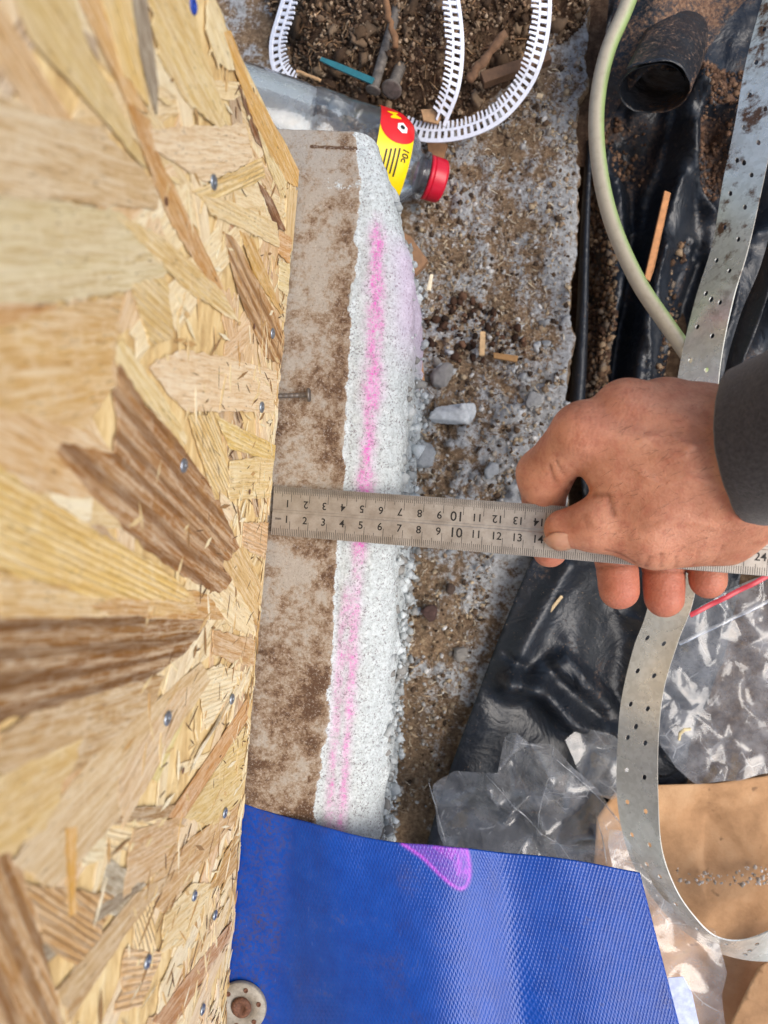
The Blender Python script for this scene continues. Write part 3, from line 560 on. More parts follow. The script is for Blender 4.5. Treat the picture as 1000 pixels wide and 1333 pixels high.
# strands one can recognise in the photograph (pixel outlines put onto the wall plane)
major = [
 ([(0, 955), (90, 900), (215, 880), (190, 960), (90, 1010), (0, 1005)], '#bf9f70', 'plain'),
 ([(-60, 1040), (0, 1010), (110, 960), (60, 1080), (-60, 1150)], '#d9bd83', 'plain'),
 ([(15, 1125), (70, 1160), (160, 1060), (275, 885), (262, 862), (120, 985)], '#d3b98e', 'plain'),
 ([(35, 1150), (150, 1165), (120, 1270), (60, 1230)], '#c2a072', 'ridged'),
 ([(-60, 1060), (8, 1100), (30, 1130), (62, 1250), (90, 1360), (-60, 1400)], '#b68e5c', 'dark'),
 ([(75, 1290), (175, 1165), (235, 1130), (165, 1215), (90, 1333)], '#c4a576', 'plain'),
 ([(60, 1225), (110, 1190), (190, 1145), (180, 1160), (110, 1215), (55, 1260)], '#8d7d66', 'smooth'),
 ([(85, 1080), (100, 1075), (100, 1190), (90, 1195)], '#d7a651', 'smooth'),
 ([(105, 1075), (150, 1040), (135, 1120), (108, 1130)], '#e2d3ac', 'smooth'),
 ([(175, 1170), (200, 1150), (203, 1240), (175, 1235)], '#e6cfa0', 'ridged'),
 ([(165, 1235), (212, 1238), (185, 1310), (150, 1320)], '#d4b284', 'ridged'),
 ([(180, 1165), (215, 1190), (310, 1065), (312, 1045), (250, 1090)], '#c9a674', 'plain'),
 ([(200, 1330), (240, 1275), (305, 1195), (300, 1220), (225, 1340)], '#b98a5c', 'plain'),
 ([(215, 1190), (250, 1150), (280, 1150), (240, 1230), (210, 1240)], '#e0c894', 'plain'),
 ([(150, 1055), (165, 1052), (230, 1048), (235, 1062), (150, 1075)], '#a7875d', 'smooth'),
 ([(175, 1080), (240, 1060), (225, 1120), (160, 1170)], '#cbab80', 'plain'),
 ([(155, 1010), (230, 900), (250, 890), (245, 920), (200, 1010), (160, 1080)], '#d2b48a', 'plain'),
 ([(185, 1010), (240, 905), (248, 920), (205, 1020)], '#d9c987', 'smooth'),
 ([(218, 1065), (325, 905), (323, 935), (240, 1065)], '#c7975f', 'plain'),
 ([(240, 1065), (322, 940), (317, 1020), (312, 1060), (275, 1075)], '#d6bd80', 'smooth'),
 ([(245, 1010), (320, 870), (325, 885), (260, 975)], '#f0e4c6', 'ridged'),
 ([(270, 1160), (312, 1075), (308, 1130), (290, 1150)], '#c8a05f', 'ridged'),
 ([(255, 880), (285, 865), (318, 875), (270, 950)], '#efe2bf', 'ridged'),
 ([(0, 745), (60, 760), (250, 770), (260, 800), (0, 805)], '#d7b67c', 'plain'),
 ([(-80, 540), (0, 585), (60, 650), (150, 705), (205, 735), (248, 772), (240, 782), (120, 778), (-80, 720)], '#e3c47c', 'ridged'),
 ([(-60, 480), (70, 520), (150, 590), (130, 650), (40, 640), (-60, 560)], '#d3ad78', 'smooth'),
 ([(-80, 790), (0, 800), (150, 797), (272, 808), (262, 825), (240, 852), (195, 885), (120, 905), (0, 942), (-80, 955)], '#98703f', 'dark'),
 ([(110, 790), (150, 778), (255, 768), (308, 790), (312, 800), (300, 808), (150, 802)], '#c9a066', 'plain'),
 ([(277, 820), (334, 832), (331, 868), (300, 862), (276, 850)], '#c39d6e', 'smooth'),
 ([(270, 770), (300, 735), (320, 760), (335, 830), (300, 815)], '#e8d6ad', 'plain'),
 ([(290, 735), (318, 705), (340, 760), (338, 815)], '#d2b37c', 'plain'),
 ([(300, 600), (357, 592), (353, 648), (300, 650)], '#e6cf98', 'ridged'),
 ([(318, 680), (350, 680), (346, 728), (316, 712)], '#d5b288', 'ridged'),
 ([(155, 470), (185, 520), (230, 570), (280, 640), (312, 712), (312, 730), (295, 768), (284, 773), (240, 752), (190, 715), (130, 655), (72, 590), (80, 575), (150, 590)], '#ab8050', 'dark'),
 ([(195, 478), (235, 455), (300, 465), (366, 485), (362, 538), (300, 535), (244, 536), (222, 515)], '#e3c9a2', 'smooth'),
 ([(245, 540), (280, 537), (302, 630), (280, 650)], '#dcc084', 'ridged'),
 ([(280, 540), (360, 580), (358, 600), (300, 585)], '#e2c77f', 'ridged'),
 ([(150, 470), (160, 440), (215, 520), (245, 570), (240, 590)], '#e2cb92', 'plain'),
 ([(-60, 385), (60, 395), (75, 405), (70, 450), (-60, 470)], '#c79b62', 'smooth'),
 ([(-60, 440), (80, 400), (150, 420), (150, 500), (110, 560), (-60, 520)], '#d6b378', 'plain'),
 ([(75, 400), (160, 385), (150, 470), (100, 450)], '#d9bb8a', 'ridged'),
 ([(170, 370), (215, 360), (225, 440), (195, 450)], '#d9be83', 'ridged'),
 ([(-60, 120), (0, 120), (60, 150), (130, 165), (190, 225), (208, 255), (205, 272), (160, 268), (-60, 250)], '#cfb58c', 'smooth'),
 ([(-60, 250), (0, 255), (70, 260), (150, 275), (218, 312), (222, 350), (205, 368), (160, 380), (60, 395), (-60, 395)], '#d6c8a0', 'plain'),
 ([(150, 280), (215, 310), (290, 380), (312, 420), (300, 415), (240, 375), (215, 350)], '#dfc58c', 'ridged'),
 ([(165, 130), (195, 155), (210, 210), (250, 290), (292, 375), (285, 385), (225, 295), (190, 205)], '#c8995a', 'plain'),
 ([(8, -30), (85, -30), (115, 60), (160, 150), (192, 220), (180, 210), (95, 110), (40, 50)], '#d8c28c', 'plain'),
 ([(85, -40), (130, -40), (165, 90), (195, 150), (170, 140)], '#d3a868', 'plain'),
 ([(120, -40), (165, -40), (180, 70), (195, 140), (160, 100)], '#e0c27f', 'ridged'),
 ([(163, -20), (188, -20), (200, 60), (206, 110), (204, 150), (196, 120), (178, 60)], '#8a7c6a', 'smooth'),
 ([(190, -40), (250, -40), (262, 60), (300, 160), (285, 168), (240, 130), (205, 70)], '#dcc286', 'plain'),
 ([(196, 168), (250, 165), (318, 160), (328, 205), (310, 220), (268, 238), (225, 210), (200, 195)], '#dfc6a0', 'smooth'),
 ([(250, 250), (340, 205), (345, 232), (270, 265)], '#e2c88c', 'ridged'),
 ([(262, 255), (300, 262), (360, 290), (364, 322), (330, 305), (275, 280)], '#e8d2a0', 'ridged'),
 ([(290, 300), (305, 310), (360, 410), (372, 440), (366, 475), (345, 465), (310, 380)], '#b98e58', 'dark'),
 ([(312, 300), (330, 310), (362, 395), (370, 408), (365, 410), (330, 355)], '#d2aa62', 'plain'),
 ([(335, 235), (355, 260), (372, 300), (360, 300)], '#8f6440', 'dark'),
 ([(290, 40), (300, 40), (325, 110), (392, 220), (388, 245), (372, 235), (330, 160)], '#dfb468', 'ridged'),
 ([(310, 110), (325, 125), (345, 195), (333, 185)], '#8e6037', 'dark'),
 ([(270, -20), (290, 20), (305, 90), (285, 90), (268, 40)], '#e9d7a8', 'plain'),
 ([(330, 150), (352, 175), (375, 235), (368, 260), (350, 220)], '#e9d5a0', 'ridged'),
 ([(372, 250), (389, 245), (382, 330), (372, 310)], '#dcc08a', 'plain'),
 ([(364, 300), (380, 310), (377, 345), (362, 330)], '#d0a066', 'smooth'),
 ([(362, 340), (377, 343), (374, 385), (362, 375)], '#eadaa9', 'ridged'),
]
for i, (p, c, k) in enumerate(major):
    strand([wallpt(a, b)[1:] for a, b in p], c, k, -.00046+i*.0000055, ragged=.0005, lt=-.02)
# screw heads driven into the board
def head(px, py, r, mat, name='screw_head'):
    c = wallpt(px, py); V, F = lathe([(-.001, r*.6), (-.0002, r), (.0004, r), (.0007, r*.8), (.0007, r*.35), (.0002, r*.3), (.0002, .00001)], 20, (0.0003, c[1], c[2]), (1, 0, .05)); return mobj(name, V, F, mat, board)
for px, py, r in [(277, 237, .0027), (354, 434, .0026), (340, 530, .0027), (238, 606, .0026), (217, 935, .0027), (301, 910, .0025), (292, 1058, .0025), (252, 1166, .0022), (279, 1191, .0023), (191, 1252, .0025), (263, 1314, .0024)]:
    head(px, py, r, MAT['screw'])
head(250, 7, .0026, simple('blue_plastic', '#1f3f9a', .4, nvar=.1), 'blue_plug')
for px, py in [(324, 640), (237, 1003), (215, 262), (330, 425)]:
    c = wallpt(px, py); V, F = lathe([(.0004, .0014), (.0005, .00001)], 8, (0.0001, c[1], c[2]), (1, 0, 0)); mobj('knot_hole', V, F, MAT['rusty'], board)

# ------------------------------------------------------------------ nail sticking out over the ledge
def nail(name, a, b, r, hr, label, cat, mat):
    a = np.array(a); b = np.array(b); d = (b-a)/np.linalg.norm(b-a); t = thing(name, (a+b)/2-[0, 0, r], label, cat)
    L = np.linalg.norm(b-a); prof = [(0, 0.00001), (0, r)]
    for k in range(1, 9): prof += [(L*k/10, r), (L*k/10+.0003, r*.88), (L*k/10+.0006, r)]
    V, F = lathe(prof+[(L, r)], 16, a, d); mobj('shank', V, F, mat, t)
    V, F = lathe([(-.0008, .00001), (-.0008, hr*.95), (0, hr), (.0007, hr), (.0009, hr*.8), (.0009, .00001)], 20, b, d); mobj('head', V, F, mat, t); return t
na = wallpt(362, 519); na[0] = -.012; na[2] = max(na[2], .006)
nail('nail', na, at(402, 514, .0055), .0013, .0036, 'short steel nail with wide head sticking out of the board over the ledge', 'nail', simple('dull_steel', '#77706a', .5, .7, 600, .3, .3))

# ------------------------------------------------------------------ steel ruler
PIT, YAW = math.radians(6.0), math.radians(1.0)
ex = np.array([math.cos(PIT)*math.cos(YAW), math.cos(PIT)*math.sin(YAW), math.sin(PIT)]); ey = np.array([-math.sin(YAW), math.cos(YAW), 0]); ez = np.cross(ex, ey)
RUL0 = np.array([.0012, .0, .0022]); RR = np.stack([ex, ey, ez], 1)
ruler = thing('steel_ruler', RUL0, 'worn steel rule with centimetre scales held out level from the strand board', 'ruler', rot=RR)
HW = .0128; RT = .0008; RL = .305
prof = [(-HW, 0), (-HW, RT*.8), (-HW+.0002, RT), (-.0009, RT), (-.0005, RT-.0003), (.0005, RT-.0003), (.0009, RT), (HW-.0002, RT), (HW, RT*.8), (HW, 0)]
xs = np.concatenate([[0, .0003], np.linspace(.002, RL-.002, 60), [RL-.0003, RL]])
V = np.array([(x, y*(1 if 0 < i < len(xs)-1 else .985), z) for i, x in enumerate(xs) for y, z in prof]); n = len(prof)
F = [(i*n+j, (i+1)*n+j, (i+1)*n+(j+1) % n, i*n+(j+1) % n)[::-1] for i in range(len(xs)-1) for j in range(n)]+[tuple(range(n)), tuple(range((len(xs)-1)*n, len(xs)*n))[::-1]]
mobj('blade', V, F, MAT['steel'], ruler, smooth=False, local=True)
def quads(L, z):
    V, F = [], []
    for i, (x0, y0, x1, y1) in enumerate(L): V += [(x0, y0, z), (x1, y0, z), (x1, y1, z), (x0, y1, z)]; F.append((4*i, 4*i+1, 4*i+2, 4*i+3))
    return V, F
tk = []
for mm in range(1, 301):
    l = .0078 if mm % 10 == 0 else (.0052 if mm % 5 == 0 else .0038); x = mm*.001; wd = .00011 if mm % 10 else .00012
    tk.append((x-wd, -HW+.0002, x+wd, -HW+l))
    tk.append((x-wd, HW-l, x+wd, HW-.0002))
    tk.append((x-.0005-.00006, HW-.0026, x-.0005+.00006, HW-.0002))
V, F = quads(tk, RT+.00006); tag(mobj('tick_marks', V, F, MAT['ink'], ruler, smooth=False, local=True), kind='stuff')
for cmn in range(1, 31):
    sz = .0068 if cmn % 10 == 0 else .0054
    V, F = text_mesh(str(cmn), sz); nv = V.copy(); nv[:, 0] += cmn*.01-.0019-(.0012 if cmn > 9 else 0); nv[:, 1] += -HW+.0085; nv[:, 2] = RT+.0001; mobj('numeral', nv, F, MAT['ink'], ruler, smooth=False, local=True)
    nv = V.copy(); nv[:, :2] *= -1; nv[:, 0] += cmn*.01-.0019-(.0012 if cmn > 9 else 0); nv[:, 1] += HW-.0085; nv[:, 2] = RT+.0001; mobj('numeral', nv, F, MAT['ink'], ruler, smooth=False, local=True)
V, F = text_mesh('mm', .0022); V[:, 0] += .0035; V[:, 1] += -HW+.0088; V[:, 2] = RT+.0001; mobj('unit_mark', V, F, MAT['ink'], ruler, smooth=False, local=True)
def rul(x, y=0, z=0): return RUL0+RR@np.array([x, y, z])

# ------------------------------------------------------------------ black polythene sheets
def ridges_z(P, base, ridges, zref):
    z = np.full(len(P), base) if np.isscalar(base) else base.copy(); d_acc = np.zeros(len(P))
    for pts, amp, wd, sharp in ridges:
        L = atv([(a, b, zref) for a, b in pts]); d = dist_poly(P, cr(L, 5)); k = np.exp(-(d/wd)**sharp); z = z+amp*k
    return z
def sheet(name, outline_px, zref, zfn, mat, label, cat, spacing=.003, thick=.0006, attr=None, smooth_edge=4, parent=None, group=None):
    O = atv([(a, b, zref) for a, b in outline_px])[:, :2]
    if smooth_edge: O = cr(O, smooth_edge, True)
    P2, F = cdt_sheet(O, spacing); P = np.column_stack([P2, np.full(len(P2), zref)]); z = zfn(P); V = np.column_stack([P2, z])
    at_ = {k: fn(V) for k, fn in (attr or {}).items()}
    o = mobj(name, V, F, mat, parent, attrs=at_)
    if thick:
        md = o.modifiers.new('thickness', 'SOLIDIFY'); md.thickness = thick; md.offset = 0
    return tag(o, label, cat, group)
def dustf(k, s=30, seed=3): return lambda V: k+.35*vn(V, s, seed, 3)
upper_r = [([(790, 200), (800, 330), (775, 520)], .028, .011, 2), ([(822, 130), (838, 300), (812, 420), (800, 520)], -.006, .008, 2), ([(850, 60), (845, 130)], .02, .02, 2),
           ([(900, 120), (885, 260), (868, 330), (845, 440), (830, 540)], .035, .013, 2), ([(930, 80), (960, 150), (990, 220)], .02, .012, 2), ([(925, 320), (905, 420), (890, 540)], -.02, .014, 2),
           ([(985, 300), (960, 420), (935, 540)], .016, .011, 2), ([(880, 380), (860, 470), (870, 560)], .01, .006, 2), ([(1040, 100), (1020, 400)], .02, .02, 2), ([(806, 230), (815, 330), (795, 430)], .012, .004, 1.4), ([(858, 330), (842, 400), (822, 520)], .012, .004, 1.3), ([(895, 170), (905, 215), (940, 260)], .016, .005, 1.4), ([(905, 120), (940, 140), (985, 150)], .02, .006, 1.4), ([(880, 240), (862, 300), (850, 350)], .014, .004, 1.3), ([(915, 300), (890, 400), (870, 480)], .014, .005, 1.3)]
def up_z(P): return ridges_z(P, GZ+.004+.004*vn(P, 22, 7, 3)+.0016*vn(P, 90, 8, 3)+.008*(1-2*np.abs(vn(P*[1.6, .6, 1], 26, 71, 2)))**3, upper_r, -.19)
sheet('polythene_sheet', [(772, -120), (774, 120), (776, 300), (762, 420), (765, 620), (800, 700), (1000, 720), (1150, 700), (1180, -140), (950, -160)], -.19, up_z, MAT['plastic'],
      'folded black polythene sheeting in the trench under the steel strap', 'plastic sheet', .0024, .0005, {'dust': lambda V: -.08+.5*vn(V, 16, 3, 3)+.4*sm(V[:, 1], .2, .32)-.45*sm(V[:, 2], GZ+.012, GZ+.03)})
lower_r = [([(735, 735), (700, 800), (660, 880), (668, 900), (705, 875)], .01, .008, 2), ([(662, 880), (700, 890), (745, 935), (800, 960)], .018, .007, 2), ([(725, 860), (770, 900), (815, 960)], .012, .006, 2), ([(660, 905), (690, 930), (740, 990)], -.006, .012, 2),
           ([(735, 850), (790, 910), (830, 960)], .008, .0035, 2), ([(660, 850), (685, 868)], -.005, .003, 2), ([(690, 760), (640, 900), (590, 1040)], .004, .015, 2), ([(880, 700), (860, 900)], .01, .02, 2)]
def low_z(P):
    x0 = edgeX(P[:, 1]); base = FZ+.015-.026*sm(P[:, 0]-x0, .0, .05)
    return ridges_z(P, base+.002*vn(P, 40, 17, 3)+.0045*sm(P[:, 0]-x0, -.005, .02)*(1-2*np.abs(vn(P, 30, 73, 2)))**3, lower_r, -.15)
sheet('polythene_sheet', [(699, 716), (660, 800), (618, 910), (585, 1000), (556, 1095), (540, 1170), (700, 1230), (900, 1200), (905, 1000), (960, 850), (975, 700), (880, 650), (760, 660)], -.15, low_z, MAT['plastic'],
      'smooth dark polythene sheet lapped over the footing below the hand', 'plastic sheet', .0026, .0005, {'dust': lambda V: -.05+.35*vn(V, 22, 5, 3)-.25*sm(-V[:, 1], .1, .16)}, smooth_edge=3)
# dusty rolled flap with an open end
def roll():
    a0 = at(895, 20, -.165); b0 = at(846, 122, -.098); d = (b0-a0)/np.linalg.norm(b0-a0); sx = np.cross(d, [0, 0, 1.]); sx /= np.linalg.norm(sx); up = np.cross(sx, d); rows = []
    for t in np.linspace(0, 1, 40):
        c = a0+(b0-a0)*t; row = []
        for u in np.linspace(0, 1, 70):
            an = .6+u*8.4; rr = (.0235-.0075*u)*(1+.05*math.sin(2*an+t*3))
            row.append(c+d*(.010*math.cos(an-1.0)*t**5-.012*u*t)+rr*(math.cos(an)*sx+math.sin(an)*up))
        rows.append(row)
    V = np.array(rows).reshape(-1, 3); V += .0012*vn(V, 60, 3, 3)[:, None]
    o = mobj('polythene_roll', V, grid_faces(40, 70), MAT['plastic_dusty'], attrs={'dust': .3-.9*sm(np.tile(np.linspace(0, 1, 70), 40), .45, .6)+.3*vn(V, 25, 3, 3)}); md = o.modifiers.new('thickness', 'SOLIDIFY'); md.thickness = .0006
    tag(o, 'dusty rolled end of black polythene with an open mouth beside the earth cable', 'plastic sheet')
MAT['plastic_dusty'] = plastic_mat('dusty_polythene', .75, '#14161b'); roll()
flap = [(795, 40), (835, -60), (1010, -70), (960, 5), (930, 45), (885, 82), (850, 84), (815, 112), (800, 145), (792, 180), (785, 120)]
sheet('polythene_flap', flap, -.11, lambda P: ridges_z(P, -.124+.003*vn(P, 30, 5, 3), [([(850, 60), (870, -40)], .012, .02, 2), ([(795, 120), (790, 190)], -.02, .015, 2)], -.11), MAT['plastic_dusty'],
      'grey flap of polythene covered with brown dust above the rolled end', 'plastic sheet', .003, .0005, {'dust': dustf(.62)})
# narrow folded edges
def ribbon(name, edgeA, edgeB, mat, label, cat, n=8, m=6, bulge=.002, thick=.0006, attrs=None, dust=None):
    A, B = cr(atv(edgeA), n), cr(atv(edgeB), n); k = min(len(A), len(B)); A, B = A[:k], B[:k]; V = []
    for a, b in zip(A, B):
        for t in np.linspace(0, 1, m): V.append(a+(b-a)*t+np.array([0, 0, bulge*math.sin(t*math.pi)]))
    V = np.array(V); o = mobj(name, V, grid_faces(k, m), mat, attrs={'dust': np.full(len(V), dust if dust is not None else .0)+.2*vn(V, 60, 3, 2)})
    md = o.modifiers.new('thickness', 'SOLIDIFY'); md.thickness = thick; return tag(o, label, cat)
ribbon('polythene_edge', [(764, 185, -.17), (757, 290, -.17), (752, 400, -.17), (746, 480, -.17), (738, 560, -.17)], [(770, 185, -.168), (767, 290, -.168), (765, 400, -.168), (763, 480, -.168), (758, 560, -.168)], MAT['plastic'], 'thin folded polythene edge running along the broken side of the footing', 'plastic sheet', bulge=.006, dust=-.1)
ribbon('polythene_strip', [(1010, 280, -.10), (990, 350, -.10), (965, 410, -.11), (945, 480, -.12), (930, 560, -.13)], [(1030, 300, -.09), (1005, 370, -.09), (985, 430, -.10), (962, 490, -.11), (945, 570, -.12)], MAT['plastic_dusty'], 'greyish turned edge of polythene between the steel strap and the sleeve', 'plastic sheet', bulge=.003, dust=-.15)
# earth lying in the trench between footing and sheet
def trench_pts(n, poly_px, zr):
    poly = atv([(a, b, zr) for a, b in poly_px]); lo, hi = poly.min(0), poly.max(0); P = np.stack([rng.uniform(lo[0], hi[0], n*3), rng.uniform(lo[1], hi[1], n*3), np.full(n*3, zr)], 1); return P[inside(P, poly)][:n]
P = np.vstack([trench_pts(2200, [(768, 180), (800, 300), (790, 540), (755, 540), (762, 350)], -.2), trench_pts(160, [(870, 330), (905, 300), (890, 500), (850, 500)], -.2)]); P[:, 2] = up_z(P)+.001
blobs('trench_earth', P, .0006+.0026*rng.random(len(P))**3, pal(['#5a4433', '#7a6048', '#8d7860', '#4a362a', '#6f6255'], len(P)), 'crumbled earth lying in the trench beside the footing', 'dirt', 1, 1.1)
P = np.vstack([trench_pts(900, [(905, 60), (990, 60), (955, 240), (925, 240), (915, 150)], -.19), trench_pts(120, [(790, 120), (850, 150), (860, 220), (800, 230)], -.19)]); P[:, 2] = up_z(P)+.001
blobs('peat_crumbs', P, .0005+.0022*rng.random(len(P))**3, pal(['#6a5040', '#7f634e', '#573f30'], len(P)), 'reddish brown peat crumbs caught in the polythene folds', 'dirt', 1, .8)

# ------------------------------------------------------------------ drinks bottle
def bottle():
    a = at(398, 181, -.104); b = at(576, 237, -.138); d = (b-a)/np.linalg.norm(b-a); up = np.array([0, 0, 1.]); ax = np.cross(d, up); ax /= np.linalg.norm(ax); nrm = np.cross(ax, d)
    t = thing('drinks_bottle', ((a+b)/2)-[0, 0, .032], 'clear plastic drinks bottle with red cap and yellow label lying beyond the plinth', 'bottle')
    R = .0325
    # s measured back from the cap end b
    prof = [(.012, .0118), (.0135, .0125), (.0135, .0158), (.0155, .0158), (.0155, .0125), (.018, .0135), (.021, .0165), (.0245, .0215), (.029, .026), (.034, .0295), (.040, .0318), (.046, R), (.056, R), (.0565, R-.0006), (.078, R-.0006), (.0785, R), (.095, R), (.1, R-.001), (.105, R), (.15, R), (.19, .031), (.2, .024), (.2, .0001)]
    ss = np.array([p[0] for p in prof]); rr = np.array([p[1] for p in prof]); V, F = lathe([(s, r) for s, r in zip(ss, rr)], 64, b, -d)
    o = mobj('bottle_body', V, F, film_mat('clear_pet', .07, (.93, .95, .95, 1), .08, False), t)
    # milky film of condensation on the inside towards the base
    V, F = lathe([(.098, R-.0018), (.105, R-.0016), (.15, R-.0016), (.19, .029)], 48, b, -d); mobj('condensation', V, F, film_mat('condensation', .17, (.9, .95, .97, 1), .5, False), t)
    # cap with ribs
    Vc, Fc = [], []; nr = 96; ang = np.arange(nr)*2*np.pi/nr; ring = np.cos(ang)[:, None]*ax+np.sin(ang)[:, None]*nrm
    prof2 = [(-.0005, .0001, 0), (-.0005, .0122, 0), (.0006, .0138, 0), (.0016, .0143, 1), (.0088, .0145, 1), (.0092, .0143, 0), (.0094, .0136, 0), (.0098, .0136, 0), (.01, .0146, 0), (.0124, .0146, 0), (.0124, .012, 0)]
    for s, r, k in prof2: Vc.append(b-d*s+(r-k*.0004*(np.arange(nr) % 2))[:, None]*ring)
    Fc = [(i*nr+j, i*nr+(j+1) % nr, (i+1)*nr+(j+1) % nr, (i+1)*nr+j) for i in range(len(prof2)-1) for j in range(nr)]
    g = G('red_cap_plastic'); g.col(hexc('#c8102e')); g.rough(.35); g.set(**{'Subsurface_Weight': .1, 'Subsurface_Radius': (.004, .001, .001)}); mobj('cap', np.concatenate(Vc), Fc, g.m, t)
    V, F = lathe([(.0126, .0112), (.0165, .0120), (.0185, .0118), (.0186, .0001)], 40, b, -d); g = G('dark_cola_residue'); g.col(hexc('#2a1a22')); g.rough(.2); mobj('residue', V, F, g.m, t)
    # label: patch wrapped on the body. u = arc metres from the uppermost line (positive towards the plinth), s back from the cap
    def wrap(U, S, h=.0004):
        U = np.asarray(U, float); S = np.asarray(S, float); r = np.interp(S, ss, rr)+h; th = U/R
        return b-d*S[:, None]+r[:, None]*(np.cos(th)[:, None]*nrm+np.sin(th)[:, None]*ax)
    SG = 1.0
    def wgrid(u0, u1, s0, s1, nu, ns, h, keep=None):
        uu, s_ = np.meshgrid(np.linspace(u0, u1, nu), np.linspace(s0, s1, ns)); V = wrap(uu.ravel(), s_.ravel(), h); return V, grid_faces(ns, nu)
    yl = simple('label_yellow', '#f5d400', .4, nvar=.04, bump=0); rd = simple('label_red', '#d8191f', .4, nvar=.05, bump=0); wt = simple('label_white', '#f4f4f2', .4, nvar=.03, bump=0)
    V, F = wgrid(-.05, .055, .031, .0555, 70, 14, .0004); lab = mobj('label', V, F, yl, t)
    an = np.linspace(0, 2*np.pi, 40, endpoint=False)
    def disc(uc, sc, ru, rs, mat, name, h, sq=1):
        rings = [wrap(uc+ru*k*np.cos(an), sc+rs*k*np.sin(an), h) for k in (1, .75, .5, .25, .02)]; V = np.concatenate(rings); F = [(i*40+j, i*40+(j+1) % 40, (i+1)*40+(j+1) % 40, (i+1)*40+j) for i in range(4) for j in range(40)]; return mobj(name, V, F, mat, lab)
    V, F = wgrid(-.05, -.012, .0308, .0556, 30, 14, .0006); mobj('red_panel', V, F, rd, lab)
    disc(-.0125, .0432, .0115, .0124, rd, 'red_panel', .0007)
    V, F = text_mesh('10c', .006); V0 = V
    def wtext(s, size, uc, sc, mat, name, rot=0, h=.0009):
        V, F = text_mesh(s, size); c, sn = math.cos(rot), math.sin(rot); x = V[:, 0]*c-V[:, 1]*sn; y = V[:, 0]*sn+V[:, 1]*c
        return mobj(name, wrap(uc+x, sc-y, h), F, mat, lab, smooth=False)
    blk = MAT['ink']; wtext('10c', .0065, .0045, .0355, blk, 'lettering')
    for k in range(4):
        V, F = wgrid(.0015+.001*k, .019-.0012*(k % 3), .0395+.0028*k, .0405+.0028*k, 20, 2, .0009); g = None; mobj('small_print', V, F, blk, lab)
    wtext('M', .011, -.022, .047, yl, 'lettering', .4)
    h6 = np.linspace(0, 2*np.pi, 6, endpoint=False); V = wrap(np.concatenate([-.0125+.0042*np.cos(h6), [-.0125]]), np.concatenate([.0405+.004*np.sin(h6), [.0405]]), .0012); mobj('emblem', V, [(i, (i+1) % 6, 6) for i in range(6)], wt, lab, smooth=False)
    V = wrap(np.concatenate([-.0125+.0017*np.cos(h6), [-.0125]]), np.concatenate([.0405+.0017*np.sin(h6), [.0405]]), .0016); mobj('emblem', V, [(i, (i+1) % 6, 6) for i in range(6)], blk, lab, smooth=False)
bottle()

# ------------------------------------------------------------------ white slotted archway bead
MAT['whiteplastic'] = simple('white_pvc', '#d9dce6', .45, 0, 500, .1, .1)
def bead(pts, label, side=1, tilt=.15, ws=.74):
    side = -side
    C = cr(atv(pts), 40); seg = np.linalg.norm(np.diff(C, axis=0), axis=1); S = np.concatenate([[0], np.cumsum(seg)]); L = S[-1]
    pos = lambda s: np.array([np.interp(s, S, C[:, i]) for i in range(3)])
    def frame(s):
        t = pos(min(L, s+.002))-pos(max(0, s-.002)); t /= np.linalg.norm(t); wv = np.cross([0, 0, 1.], t)*side; wv /= np.linalg.norm(wv); wv = wv+np.array([0, 0, tilt]); wv /= np.linalg.norm(wv); return pos(s), t, wv, np.cross(t, wv)*side
    def bar(s0, s1, w0, w1, th=.0012, n=2):
        V, F = [], []
        for s in np.linspace(s0, s1, n):
            p, t, wv, nn = frame(s); V += [p+wv*w0*ws, p+wv*w1*ws, p+wv*w1*ws+nn*th, p+wv*w0*ws+nn*th]
        for i in range(n-1): F += [(i*4+j, i*4+(j+1) % 4, i*4+4+(j+1) % 4, i*4+4+j) for j in range(4)]
        F += [(3, 2, 1, 0), tuple((n-1)*4+j for j in range(4))]; return V, F
    t = thing('archway_bead', pos(L/2), label, 'plastic trim', 'pieces of white slotted bead on the soil')
    n = int(L/.003); V, F = merge([bar(0, L, 0, .0035, .0016, n), bar(0, L, .0095, .0115, .0014, n)]); mobj('rail', V, F, MAT['whiteplastic'], t, smooth=False)
    V, F = merge([bar(s, s+.0024, .003, .01) for s in np.arange(.001, L-.003, .0048)]); tag(mobj('rungs', V, F, MAT['whiteplastic'], t, smooth=False), kind='stuff')
    tt = []
    for s in np.arange(.0005, L-.003, .0034): tt += [bar(s, s+.0013+.0005*rng.random(), .0112, .0165+.002*rng.random()), bar(s, s+.0019, .0112, .0135)]
    V, F = merge(tt); tag(mobj('teeth', V, F, MAT['whiteplastic'], t, smooth=False), kind='stuff')
bead([(378, -30, -.118), (362, 20, -.118), (352, 60, -.12), (357, 95, -.124), (375, 118, -.128), (388, 124, -.13)], 'short curve of white slotted bead between the wall end and the soil', -1, .3)
bead([(590, -40, -.10), (600, 20, -.104), (603, 70, -.11), (597, 120, -.118), (580, 165, -.13)], 'white slotted bead coming down through the middle of the soil', 1, .5)
bead([(716, -60, -.10), (717, 20, -.105), (708, 75, -.11), (690, 118, -.118), (655, 158, -.125), (610, 180, -.13), (560, 186, -.134), (515, 176, -.138)], 'long white slotted bead curving across the footing behind the red cap', 1, .25)

